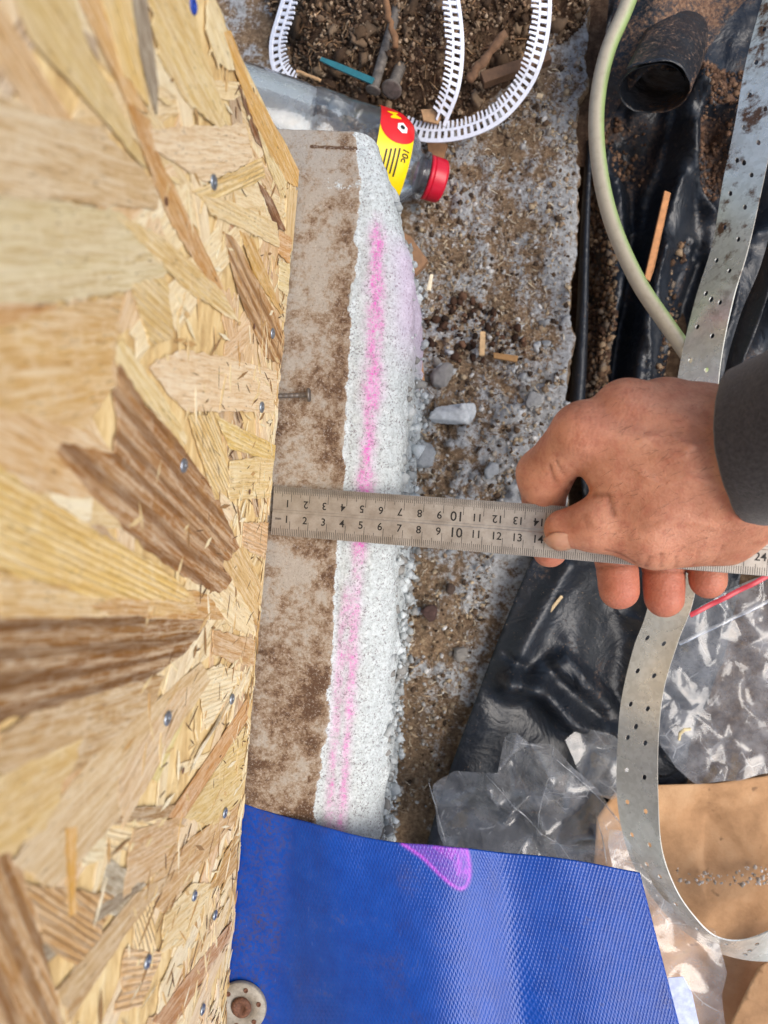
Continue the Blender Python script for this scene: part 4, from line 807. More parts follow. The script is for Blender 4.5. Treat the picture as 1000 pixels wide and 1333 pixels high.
# ------------------------------------------------------------------ small things in the soil and on the footing
def stick(name, a, b, r, colr, label, cat, flat=1.0, jag=.2, n=14, rough=.8):
    a = np.array(a); b = np.array(b); P = np.array([a+(b-a)*t+np.array([rng.normal(), rng.normal(), rng.normal()*.3])*r*jag for t in np.linspace(0, 1, n)])
    V, F = tube(P, r*(1+jag*rng.normal(size=n)*.5), 8); c = V.mean(0); V[:, 2] = c[2]+(V[:, 2]-c[2])*1.0
    o = mobj(name, V, F, simple(name+'_mat', colr, rough, 0, 250, .3, .5)); return tag(o, label, cat)
sz = -.118
v = at(418, 78, sz), at(486, 107, sz+.004); dirv = v[1]-v[0]; sv = np.cross(dirv/np.linalg.norm(dirv), [0, 0, 1.])
Vt = []; 
for p, wd in ((v[0], .0012), (v[0]*.7+v[1]*.3, .002), (v[1], .0022)):
    for s_, z_ in ((-1, 0), (1, 0), (1, .0016), (-1, .0016)): Vt.append(p+sv*wd*s_+[0, 0, z_])
tag(mobj('plastic_sliver', Vt, [(3, 2, 1, 0), (8, 9, 10, 11)]+[(i*4+j, i*4+(j+1) % 4, i*4+4+(j+1) % 4, i*4+4+j) for i in range(2) for j in range(4)], simple('teal_plastic', '#2f6f78', .4, nvar=.15), smooth=False), 'thin teal plastic sliver lying on the dark soil', 'plastic piece')
greym = simple('grey_metal', '#6b645d', .7, .3, 300, .4, .7)
nail('bolt', at(517, 12, -.122), at(486, 117, -.118), .0034, .0052, 'grey bolt lying half buried in the dark soil', 'bolt', greym)
nail('bolt', at(522, 85, -.130), at(510, 116, -.120), .004, .0072, 'dull round-headed bolt beside the grey bolt in the soil', 'bolt', greym)
stick('twig', at(497, -20, -.105), at(517, 62, -.108), .0022, '#7d5a3c', 'thin brown twig standing out of the soil above the bolts', 'twig')
stick('twig', at(610, 106, -.118), at(658, 42, -.105), .003, '#70523a', 'thick brown twig lying on the soil between two white beads', 'twig')
stick('twig', at(386, 92, -.115), at(418, 105, -.115), .0012, '#b48f66', 'slim pale twig on the soil near the bottle', 'twig')
def plank(name, px, z, t, colr, label, cat='wood chip'):
    P = atv([(a, b, z) for a, b in px]); c = P.mean(0); poly = P[:, :2]-c[:2]; ar = .5*np.sum(poly[:, 0]*np.roll(poly[:, 1], -1)-poly[:, 1]*np.roll(poly[:, 0], -1))
    if ar < 0: poly = poly[::-1]
    V, F = prism(poly, t); V = np.array(V); V[:, 2] += V[:, 0]*rng.normal()*.12+V[:, 1]*rng.normal()*.12+rng.normal(size=len(V))*.0002; V += [c[0], c[1], z-t]
    o = mobj(name, V, F, simple(name+'_mat', colr, .8, 0, 220, .25, .4), smooth=False); bm = o.modifiers.new('edge', 'BEVEL'); bm.width = .0003; bm.segments = 1; return tag(o, label, cat)
plank('wood_block', [(625, 98), (715, 60), (720, 72), (630, 112)], -.128, .008, '#5d4431', 'reddish brown wooden slat half buried in the soil', 'wood')
plank('wood_offcut', [(520, 300), (535, 308), (557, 338), (541, 356), (525, 345)], -.142, .008, '#8d6a4d', 'brown wooden wedge poking out under the plinth edge')
plank('wood_offcut', [(540, 470), (550, 466), (553, 500), (543, 518), (537, 500)], -.148, .003, '#a9805a', 'flat tan wood chip leaning against the plinth foot')
plank('wood_offcut', [(556, 185), (583, 188), (575, 212), (560, 215)], -.15, .004, '#9c7350', 'tan wood chip under the white bead beside the red cap')
plank('wood_offcut', [(625, 432), (632, 432), (631, 462), (624, 462)], -.149, .002, '#c2a177', 'upright pale splinter on the footing')
plank('wood_offcut', [(642, 459), (675, 463), (673, 471), (643, 466)], -.148, .003, '#9a7448', 'split brown splinter lying across the footing')
plank('wood_offcut', [(560, 357), (564, 357), (561, 378), (555, 377)], -.146, .002, '#e2d3b6', 'short cream splinter near the brown wooden wedge')
plank('wood_offcut', [(700, 120), (708, 122), (705, 128), (698, 126)], -.15, .002, '#d9c3a0', 'tiny cream chip near the curving white bead')
plank('wood_offcut', [(548, 143), (562, 141), (574, 150), (570, 160), (551, 157)], -.126, .0025, '#a8845e', 'light brown chip on the soil just above the bottle')
plank('wooden_stick', [(866, 247), (874, 250), (851, 352), (846, 366), (839, 362)], -.165, .003, '#c58a5a', 'flat orange wooden stick lying between the polythene folds', 'stick')
plank('wood_splinter', [(730, 774), (733, 777), (716, 800), (712, 797), (711, 790), (716, 792)], -.136, .001, '#c9b18a', 'forked pale splinter on the smooth polythene below the hand')
def lump(px, py, z, r, colr, label, sq=(1, 1, .7), grp=None, name='concrete_lump', cat='lump'):
    v, f = ico(4); s = rng.uniform(0, 99); pn = rng.normal(size=(11, 3)); pn /= np.linalg.norm(pn, axis=1)[:, None]; pd = rng.uniform(.55, 1, 11)
    rad = np.min(np.where(v@pn.T > .08, pd/np.maximum(v@pn.T, .08), 9), 1).clip(.3, 1.25); V = v*(rad*(1+.10*vn(v+s, 3, 3, 3)+.09*vn(v+s, 9, 4, 2)))[:, None]; V = V*np.array(sq)*r; an = rng.uniform(0, 3); c, sn = math.cos(an), math.sin(an)
    if sq[0] == sq[1]: V = V@np.array([[c, -sn, 0], [sn, c, 0], [0, 0, 1]])
    o = mobj(name, V+at(px, py, z), f, simple('lump_mat', colr, .9, 0, 300, .2, .9, .0012)); return tag(o, label, cat, grp)
lump(583, 541, FZ+.005, .0115, '#b7bbbd', 'large pale grey concrete lump on the footing above the ruler', (1.3, .72, .7))
lump(605, 535, FZ+.007, .0085, '#b4b8ba', 'smaller pale lump touching the large concrete lump', (.75, 1.1, .7))
lump(578, 490, FZ+.006, .0085, '#7d7a77', 'grey concrete lump between the earth pellets and the large lump', (.9, 1, .7))
for px, py, r, lb in [(552, 588, .0095, 'white crumbly lump beside the plinth foot above the ruler'), (696, 521, .0055, 'smooth pale pebble-like lump on the footing near the index knuckle'), (640, 612, .006, 'grey crumb of concrete on the footing between the ruler and the knuckle')]:
    lump(px, py, FZ+.007, r, ['#8f9294', '#9a9a98', '#a3a6a8'][rng.integers(3)], lb)
for px, py, r, c, lb in [(560, 800, .006, '#4a352f', 'dark reddish stone in the dirt beside the plinth foot below the ruler'), (602, 852, .005, '#8a857e', 'pale grey stone in the footing dirt beside the polythene edge'), (585, 768, .004, '#4a3b31', 'small dark stone just below the ruler on the footing')]:
    lump(px, py, FZ+.006, r, c, lb, name='stone', cat='stone')
lump(553, 706, FZ+.006, .0032, '#b5532f', 'tiny orange brick crumb just below the ruler', name='brick_crumb', cat='brick crumb')

# ------------------------------------------------------------------ green and yellow earth cable
def cable():
    P = cr(atv([(840, -60, -.10), (815, 10, -.10), (790, 70, -.10), (777, 140, -.10), (780, 215, -.10), (797, 290, -.10), (830, 365, -.098), (870, 425, -.095), (905, 475, -.095), (950, 540, -.1), (1000, 640, -.12)]), 10)
    n = 24; V, F = tube(P, .0049, n); ang = np.tile(np.arange(n)*2*np.pi/n, len(P))
    g = G('earth_cable_sheath'); a = g.attr('ang'); nn = g.noise(200, 4, .6)
    c = g.ramp(a, [(0, hexc('#7c9358')), (.14, hexc('#93a76d')), (.24, hexc('#b3a993')), (.72, hexc('#a89b88')), (.86, hexc('#a8a275')), (1, hexc('#7c9358'))]); c = g.mix(g.fr(nn, .5, .7, 0, .25), c, hexc('#7b6b58'))
    g.col(c); g.rough(.42); tag(mobj('earth_cable', V, F, g.m, attrs={'ang': ang/(2*np.pi)}), 'thick green and beige earth cable curving over the polythene to the strap', 'cable')
cable()

# ------------------------------------------------------------------ perforated steel strap
def strap():
    L_ = [(1012, -60), (993, 0), (971, 83), (957, 162), (942, 234), (928, 317), (906, 389), (887, 468), (873, 560), (862, 680), (844, 789), (825, 844), (809, 913), (804, 978), (804, 1042), (816, 1102), (839, 1152), (871, 1194), (905, 1222), (945, 1243), (1000, 1251), (1070, 1240), (1120, 1200)]
    R_ = [(1068, -50), (1045, 0), (1025, 90), (1006, 180), (991, 250), (974, 325), (955, 389), (939, 468), (930, 560), (920, 680), (903, 780), (883, 835), (864, 899), (857, 968), (857, 1042), (862, 1106), (880, 1157), (905, 1194), (931, 1218), (963, 1224), (1000, 1212), (1055, 1180), (1100, 1130)]
    zb = np.interp(np.arange(len(L_)), [0, 5, 8, 10, 13, 17, 22], [-.105, -.095, -.085, -.085, -.09, -.1, -.1]); W = .029
    A, B = [], []
    for (l, r, z) in zip(L_, R_, zb):
        a = at(l[0], l[1], z); best = None
        for dz in np.linspace(0, .034, 60):
            q = at(r[0], r[1], z+dz); e = abs(np.linalg.norm(q-a)-W)
            if best is None or e < best[0]: best = (e, q)
        A.append(a); B.append(best[1])
    A, B = cr(np.array(A), 40), cr(np.array(B), 40)
    mid = (A+B)/2; S = np.concatenate([[0], np.cumsum(np.linalg.norm(np.diff(mid, axis=0), axis=1))]); tot = S[-1]; ds = .0019
    ns = int(tot/ds); nw = 16
    ss = np.linspace(0, tot, ns+1)
    ga = np.array([[np.interp(s, S, A[:, i]) for i in range(3)] for s in ss]); gb = np.array([[np.interp(s, S, B[:, i]) for i in range(3)] for s in ss])
    V = [ga[i]+(gb[i]-ga[i])*j/nw for i in range(ns+1) for j in range(nw+1)]; idx = lambda i, j: i*(nw+1)+j
    holes = {}
    for i in range(4, ns-6, 11):
        holes[(i, 4)] = .9; holes[(i+3, 11)] = .9
    for i in range(24, ns-4, 46): holes[(i, 7)] = .97
    used = set(); F = []
    def P_(fi, fj):
        i0 = min(int(fi), ns-1); j0 = min(int(fj), nw-1); u, w_ = fi-i0, fj-j0
        return (np.array(V[idx(i0, j0)])*(1-u)*(1-w_)+np.array(V[idx(i0+1, j0)])*u*(1-w_)+np.array(V[idx(i0, j0+1)])*(1-u)*w_+np.array(V[idx(i0+1, j0+1)])*u*w_)
    nv0 = len(V)
    for (i, j), r in holes.items():
        if any((i+a, j+b) in used for a in (-1, 0) for b in (-1, 0)): continue
        for a in (-1, 0):
            for b in (-1, 0): used.add((i+a, j+b))
        ring = [(-1, -1), (-1, 0), (-1, 1), (0, 1), (1, 1), (1, 0), (1, -1), (0, -1)]; st = len(V)
        for a, b in ring:
            m = math.hypot(a, b); V.append(P_(i+a/m*r, j+b/m*r))
        for q in range(8):
            a, b = ring[q], ring[(q+1) % 8]; F.append((idx(i+a[0], j+a[1]), idx(i+b[0], j+b[1]), st+(q+1) % 8, st+q))
    F += [(idx(i, j), idx(i, j+1), idx(i+1, j+1), idx(i+1, j)) for i in range(ns) for j in range(nw) if (i, j) not in used]
    V = np.array(V); dirt = sm(V[:, 1], .1, .2)
    o = mobj('perforated_strap', V, F, MAT['galv'], attrs={'dirt': dirt}); md = o.modifiers.new('thickness', 'SOLIDIFY'); md.thickness = .0008; md.offset = 0
    md = o.modifiers.new('es', 'EDGE_SPLIT'); md.split_angle = math.radians(50)
    tag(o, 'galvanised perforated steel strap looping under the hand', 'metal strap')
strap()

# ------------------------------------------------------------------ paper, bags
def crumple(name, outline_px, zr, zfn, amp, spacing, mat, label, cat, sub=2, crease=.5, thick=.0004, seed=1, attrs=None, fold=None):
    """crumpled sheet: coarse random facets with creased edges"""
    global rng
    keep = rng; rng = np.random.default_rng(seed)
    O = atv([(a, b, zr) for a, b in outline_px])[:, :2]; ex_ = None
    if fold: ex_ = np.vstack([atv([(a, b, zr) for a, b, h in fold])[:, :2]])
    P2, F = cdt_sheet(O, spacing, .45, ex_, spacing*.8); P = np.column_stack([P2, np.full(len(P2), zr)])
    z = zfn(P)+rng.normal(size=len(P))*amp
    if fold:
        for a, b, h in fold:
            q = at(a, b, zr); k = np.argmin(np.linalg.norm(P2-q[:2], axis=1)); z[k] += h
    V = np.column_stack([P2+rng.normal(size=P2.shape)*amp*.4, z]); rng = keep
    o = mobj(name, V, F, mat, attrs={k: f(V) for k, f in (attrs or {}).items()})
    ea = o.data.attributes.new('crease_edge', 'FLOAT', 'EDGE'); r2 = np.random.default_rng(seed+5); ea.data.foreach_set('value', (r2.random(len(o.data.edges))**.6*crease*1.6).clip(0, 1).astype(np.float32))
    md = o.modifiers.new('sub', 'SUBSURF'); md.levels = sub; md.render_levels = sub
    if thick: md = o.modifiers.new('th', 'SOLIDIFY'); md.thickness = thick
    return tag(o, label, cat)
def paper_mat():
    g = G('brown_paper'); n1 = g.noise(30, 7, .65); n2 = g.noise(400, 5, .7); n3 = g.noise(90, 3, .6)
    c = g.ramp(n1, [(.3, hexc('#97714d')), (.5, hexc('#b98f66')), (.7, hexc('#c9a27a'))]); c = g.mix(g.fr(n3, .66, .74, 0, .6), c, hexc('#5d4431')); c = g.mix(g.fr(n2, .6, .75, 0, .3), c, hexc('#7a5a3f'))
    g.col(c); g.rough(.85); cv = g.voro(26, None, 'Distance'); cv2 = g.voro(70, None, 'Distance'); g.bump(g.math('ADD', g.math('ADD', g.math('MULTIPLY', cv, .9), g.math('MULTIPLY', cv2, .35)), g.math('MULTIPLY', n2, .25)), .55, .003); return g.m
MAT['paper'] = paper_mat()
pz = -.15
def pap_z(P):
    c = at(930, 1090, pz); d = np.hypot((P[:, 0]-c[0])/1.4, P[:, 1]-c[1]); f = at(900, 1137, pz)
    return pz-.012*np.exp(-(d/.03)**2)+.006*np.exp(-((P[:, 1]-f[1])/.006)**2)+.006*np.exp(-((P[:, 1]-at(930, 1025, pz)[1])/.01)**2)
crumple('paper_bag', [(775, 1060), (800, 1030), (853, 1024), (930, 1016), (1010, 1008), (1100, 1000), (1110, 1250), (1090, 1420), (930, 1420), (800, 1300), (770, 1180)], pz, pap_z, .0026, .026, MAT['paper'], 'crumpled brown paper bag lying under the strap loop', 'paper bag', 3, .8, .0005, 3)
crumple('paper_scrap', [(950, 1345), (968, 1300), (990, 1265), (1010, 1240), (1080, 1230), (1080, 1400), (950, 1400)], -.125, lambda P: np.full(len(P), -.125), .003, .02, MAT['paper'], 'torn edge of brown paper below the strap loop', 'paper', 3, .3, .0005, 8)
# debris line on the paper
P = trench_pts(90, [(875, 1125), (905, 1135), (1000, 1128), (1000, 1146), (900, 1150), (880, 1142)], pz); P[:, 2] = pap_z(P)+.003
blobs('pale_shards', P, .0004+.0012*rng.random(len(P))**2, pal(['#e6e2da', '#cfc8be', '#b3a898', '#f4f2ee'], len(P), .05), 'line of pale grit lying along the fold of the paper bag', 'grit', 1, .8)
# dark filler under it all: earth patch at lower right
P = trench_pts(300, [(740, 940), (830, 940), (860, 1030), (800, 1060), (760, 1010)], -.19); P[:, 2] = -.175
blobs('dark_earth', P, .001+.004*rng.random(len(P))**2, pal(['#2a1c15', '#3a2a20', '#1d1511'], len(P)), 'dark earth showing between the polythene and the paper bag', 'dirt', 1, .8)
zb_out = [(868, 838), (880, 806), (905, 785), (960, 757), (1010, 738), (1090, 700), (1110, 990), (1000, 1005), (905, 1022), (880, 1000), (858, 970), (850, 930)]
zbz = lambda P: -.128+.003*vn(P, 30, 4, 2)+.006*sm(P[:, 1], at(900, 900, -.13)[1], at(900, 780, -.13)[1])
crumple('zip_bag', zb_out, -.13, zbz, .0016, .011, MAT['film2'], 'clear zip bag with a red stripe lying by the strap under the ruler end', 'plastic bag', 2, .6, 0, 11)
zipbag = bpy.context.scene.objects['zip_bag']
def strip_on(name, a, b, wd, mat, z, par):
    A, B = at(a[0], a[1], z), at(b[0], b[1], z); d = (B-A)/np.linalg.norm(B-A); s = np.array([-d[1], d[0], 0]); V = []
    for t in np.linspace(0, 1, 24):
        p = A+(B-A)*t; p[2] += .0006*math.sin(t*19); V += [p-s*wd, p+[0, 0, wd*.5], p+s*wd]
    o = mobj(name, V, grid_faces(24, 3), mat, par); return o
strip_on('red_stripe', (898, 801), (1010, 745), .0016, simple('red_zip', '#c2333f', .4, nvar=.1), -.113, zipbag)
strip_on('zip_seal', (884, 838), (1010, 778), .0011, film_mat('white_zip', .35), -.114, zipbag)
plank('wood_curl', [(883, 964), (884, 954), (891, 948), (900, 948), (900, 951), (892, 952), (887, 957), (886, 965)], -.118, .0015, '#d9c79b', 'pale curled wood shaving lying on the zip bag', 'wood shaving')
crumple('plastic_bag', [(558, 1020), (590, 1012), (632, 1004), (642, 1012), (655, 960), (668, 950), (690, 966), (722, 974), (738, 1000), (772, 1030), (800, 1060), (835, 1110), (870, 1150), (860, 1200), (700, 1190), (600, 1170), (575, 1090)], -.115,
        lambda P: np.full(len(P), -.118)+.006*vn(P, 22, 5, 2), .004, .019, MAT['film'], 'crumpled clear plastic bag between the blue strip and the polythene', 'plastic bag', 2, .75, 0, 5,
        fold=[(634, 1020, .02), (660, 1050, .012), (700, 1085, .016), (727, 1100, .004), (718, 1005, .024), (705, 1060, -.008), (672, 1000, -.012), (745, 1030, .014), (600, 1060, -.006), (770, 1080, .01)])
def crease_lines(o, lines, z0, wd=.0007):
    L0 = WM[o][0]; vv = np.array([v.co[:] for v in o.data.vertices])+L0
    for ln in lines:
        P = cr(atv([(a, b, z0) for a, b in ln]), 8); dd = np.linalg.norm(P[:, None, :2]-vv[None, :, :2], axis=2); ww = 1/(dd+.002)**2; P[:, 2] = (ww*vv[None, :, 2]).sum(1)/ww.sum(1)+.0012
        V, F = tube(P, wd*(.4+.6*np.sin(np.linspace(.2, 2.9, len(P)))), 6); mobj('crease', V, F, MAT['crease'], o)
MAT['crease'] = film_mat('crease_film', .28)
crease_lines(bpy.context.scene.objects['plastic_bag'], [[(558, 1020), (568, 1060), (580, 1100)], [(634, 1008), (680, 1060), (726, 1100)], [(722, 976), (712, 1020), (700, 1075)], [(720, 985), (760, 1020), (800, 1060), (830, 1105)], [(775, 1060), (785, 1095), (790, 1125)]], -.115, .0004)
crumple('plastic_bag', [(735, 965), (760, 948), (800, 955), (822, 985), (830, 1030), (800, 1050), (760, 1020)], -.135, lambda P: np.full(len(P), -.138), .003, .012, MAT['film'], 'small clear film corner between the polythene and the strap', 'plastic bag', 2, .7, 0, 6)
crumple('plastic_bag', [(800, 1100), (822, 1108), (845, 1150), (880, 1200), (930, 1235), (958, 1250), (962, 1300), (970, 1420), (850, 1420), (830, 1300), (815, 1200)], -.06, lambda P: np.full(len(P), -.085)+.004*vn(P, 30, 3, 2), .004, .014, MAT['film'], 'clear plastic bag lying beside the blue strip over the paper', 'plastic bag', 2, .7, 0, 9)
plank('paper_strip', [(868, 1270), (888, 1268), (900, 1290), (930, 1420), (890, 1420)], -.045, .0006, '#c3cbe6', 'pale lilac paper strip peeping out under the blue strip', 'paper')

# ------------------------------------------------------------------ blue textured strip
def blue():
    tp = [(300, 1040, .0006), (316, 1046, .0008), (345, 1056, .0012), (372, 1064, .0022), (400, 1071, .006), (430, 1079, .0095), (475, 1090, .0108), (520, 1097, .0118), (560, 1100, .0125), (590, 1103, .012), (615, 1105, .0085), (640, 1108, .0035), (665, 1111, .0015), (740, 1119, .003), (833, 1136, .001)]
    bt = [(270, 1440, .0006), (285, 1440, .0008), (330, 1440, .0014), (375, 1440, .0042), (415, 1440, .014), (460, 1440, .024), (510, 1440, .031), (560, 1440, .0355), (600, 1440, .0365), (635, 1440, .0335), (665, 1440, .0285), (695, 1440, .0265), (745, 1440, .0275), (825, 1440, .0285), (912, 1440, .026)]
    A, B = cr(atv(tp), 20), cr(atv(bt), 20); A[:, 0] = np.maximum(A[:, 0], -.012); nr = 170; V = []; U = []
    SA = np.concatenate([[0], np.cumsum(np.linalg.norm(np.diff(A, axis=0), axis=1))])
    for t in np.linspace(0, 1, nr):
        row = A+(B-A)*t; V.append(row); U.append(np.column_stack([SA, np.full(len(A), t*.135)]))
    V = np.concatenate(V); U = np.concatenate(U); nc = len(A)
    V[:, 2] += .0006*vn(V, 30, 3, 2)*sm(V[:, 0], .01, .03)
    # pink chalk mark, in sheet coordinates
    pxs = np.array([(CX+FPX*c[0]/-c[2], CY-FPX*c[1]/-c[2]) for c in (V-CO)@CR])
    loop = np.array([(524, 1098), (550, 1116), (575, 1140), (592, 1154), (603, 1156), (610, 1145), (611, 1125), (606, 1100)]); dl = dist_poly(pxs, cr(loop, 6)); pk = np.exp(-(dl/2.6)**2)*.95
    fillp = np.array([(560, 1102), (606, 1104), (612, 1130), (606, 1146), (595, 1140), (588, 1120)]); pk = np.maximum(pk, inside(pxs, fillp)*(.7+.6*vn(V*[1, .3, 1], 500, 4, 2)))
    pk = np.maximum(pk, inside(pxs, loop)*.3)
    g = G('blue_textured_pvc'); uv = g.n('ShaderNodeAttribute', attribute_name='suv').outputs['Vector']
    def wv(rot, sc):
        m_ = g.n('ShaderNodeMapping'); g.l(uv, m_.inputs[0]); m_.inputs['Rotation'].default_value = (0, 0, rot); x = g.n('ShaderNodeTexWave'); x.inputs['Scale'].default_value = sc; x.inputs['Distortion'].default_value = .25; x.inputs['Detail Scale'].default_value = 3; g.l(m_.outputs[0], x.inputs[0]); return x.outputs[1]
    w1, w2 = wv(math.radians(24), 185), wv(math.radians(-24), 185); wsum = g.math('MAXIMUM', w1, w2); n1 = g.noise(90, 7, .7); n2 = g.noise(500, 4, .7); n3 = g.noise(26, 5, .6)
    c = g.mix(g.fr(n1, .35, .65, 0, .5), hexc('#003a92'), hexc('#004eb4')); rustm = g.math('MULTIPLY', g.fr(n1, .57, .68), g.fr(n2, .4, .6))
    c = g.mix(g.math('MULTIPLY', rustm, .4), c, hexc('#4d4a55')); sd_ = g.attr('soil'); c = g.mix(g.math('MULTIPLY', sd_, g.fr(n2, .4, .65)), c, hexc('#4b3d35'))
    c = g.mix(g.math('MULTIPLY', g.attr('pink'), g.fr(n2, .35, .55, .55, 1)), c, hexc('#b04fd0')); c = g.mix(g.fr(g.noise(1, 4, .7, g.vec((500, 90, 90))), .66, .74, 0, .3), c, hexc('#5f78b4')); g.col(c); g.rough(g.fr(n1, .3, .7, .16, .27)); g.set(**{'Specular_IOR_Level': .36})
    flat = g.attr('flat'); hh = g.math('ADD', g.math('MULTIPLY', wsum, flat), g.math('MULTIPLY', n2, .3)); g.bump(hh, .8, .0002)
    soil = .6*np.exp(-((V[:, 0]-.012)/.003)**2)*sm(vn(V, 60, 9, 3), -.1, .4)+.4*sm(-V[:, 0], -.032, -.02)+.3*sm(vn(V, 45, 6, 4), .2, .6)
    o = mobj('blue_strip', V, grid_faces(nr, nc), g.m, attrs={'pink': np.clip(pk, 0, 1), 'soil': np.clip(soil, 0, 1), 'flat': .25+.75*sm(V[:, 0], .022, .034)})
    a = o.data.attributes.new('suv', 'FLOAT_VECTOR', 'POINT'); a.data.foreach_set('vector', np.column_stack([U, U[:, 0]*0]).astype(np.float32).ravel())
    md = o.modifiers.new('th', 'SOLIDIFY'); md.thickness = .0012; md.offset = 1
    tag(o, 'wide blue textured plastic strip with a pink chalk mark laid out from the board', 'plastic strip')
blue()
def washer():
    c = at(315, 1310, .0028); t = thing('fixing_washer', c-[0, 0, .0012], 'round grey fixing washer with a rusty screw on the blue strip', 'washer'); R = .0133
    V, F = lathe([(-.001, R), (.0005, R), (.0012, R*.97), (.0012, R*.5), (.0004, R*.46), (.0004, R*.3), (-.001, R*.3)], 48, c); mobj('disc', V, F, MAT['washer'], t)
    for k in range(6):
        a = k*math.pi/3+.35; p = c+np.array([math.cos(a), math.sin(a), 0])*R*.74; V, F = lathe([(.001, .0013), (.0017, .0012), (.0017, .0008), (.0013, .0007), (.0013, .00001)], 14, p); mobj('rivet', V, F, MAT['rusty'], t)
    V, F = lathe([(0, R*.4), (.0016, R*.4), (.0022, R*.33), (.0022, R*.2), (.0014, R*.16), (.0014, .00001)], 24, c); V += .0003*vn(V, 900, 3, 2)[:, None]; mobj('screw_head', V, F, MAT['rusty'], t)
washer()

# ------------------------------------------------------------------ person: right hand holding the ruler, sleeve
def surface_nets(val, origin, h):
    nx, ny, nz = val.shape; s = val < 0
    c = np.zeros((nx-1, ny-1, nz-1), int)
    for i in (0, 1):
        for j in (0, 1):
            for k in (0, 1): c += s[i:nx-1+i, j:ny-1+j, k:nz-1+k]
    act = (c > 0) & (c < 8); ids = -np.ones(act.shape, int); A = np.argwhere(act); ids[act] = np.arange(len(A))
    acc = np.zeros((len(A), 3)); cnt = np.zeros(len(A)); cor = [(i, j, k) for i in (0, 1) for j in (0, 1) for k in (0, 1)]
    for p in cor:
        for ax in range(3):
            if p[ax]: continue
            q = list(p); q[ax] = 1
            a = val[A[:, 0]+p[0], A[:, 1]+p[1], A[:, 2]+p[2]]; b = val[A[:, 0]+q[0], A[:, 1]+q[1], A[:, 2]+q[2]]; m = (a < 0) != (b < 0)
            t = np.where(m, a/(a-b+1e-20), 0); P = np.repeat(np.array(p, float)[None], len(A), 0); P[:, ax] += t; acc[m] += P[m]; cnt[m] += 1
    V = origin+h*(A+acc/cnt[:, None]); F = []
    for ax in range(3):
        u, v = (ax+1) % 3, (ax+2) % 3; sl0 = [slice(None)]*3; sl1 = [slice(None)]*3; sl0[ax] = slice(0, -1); sl1[ax] = slice(1, None)
        ch = s[tuple(sl0)] != s[tuple(sl1)]; E_ = np.argwhere(ch); ok = (E_[:, u] > 0) & (E_[:, v] > 0) & (E_[:, u] < val.shape[u]-1) & (E_[:, v] < val.shape[v]-1); E_ = E_[ok]
        e = []
        for du, dv in ((-1, -1), (0, -1), (0, 0), (-1, 0)):
            q = E_.copy(); q[:, u] += du; q[:, v] += dv; e.append(ids[q[:, 0], q[:, 1], q[:, 2]])
        Q = np.stack(e, 1); fl = s[E_[:, 0], E_[:, 1], E_[:, 2]]; Q[~fl] = Q[~fl][:, ::-1]; F.append(Q)
    return V, np.concatenate(F)
def smin(a, b, k):
    h = np.clip(.5+.5*(b-a)/k, 0, 1); return b*(1-h)+a*h-k*h*(1-h)
HJ = lambda px, py, z: at(px, py, z)
WR = HJ(985, 607, .044); FA = HJ(1120, 545, .075); FA2 = HJ(1330, 470, .13)
J = {
 'index': [HJ(757, 562, .037), HJ(709, 618, .0125), HJ(707, 672, .003), HJ(716, 716, .0035)],
 'middle': [HJ(815, 533, .038), HJ(806, 632, .004), HJ(801, 712, .003), HJ(806, 768, .0075)],
 'ring': [HJ(868, 531, .031), HJ(862, 640, .004), HJ(862, 716, .0025), HJ(865, 778, .0070)],
 'little': [HJ(916, 538, .024), HJ(916, 640, .007), HJ(918, 706, .006), HJ(922, 756, .010)],
}
THB = [HJ(950, 655, .036), HJ(846, 694, .0375), HJ(778, 683, .0325), HJ(733, 688, .0270)]
RAD = {'index': (.0132, .0124, .0100, .0088), 'middle': (.0128, .0112, .0106, .0098), 'ring': (.0122, .0110, .0104, .0096), 'little': (.0112, .0098, .0094, .0088)}
RTH = (.0185, .0142, .0124, .0090)
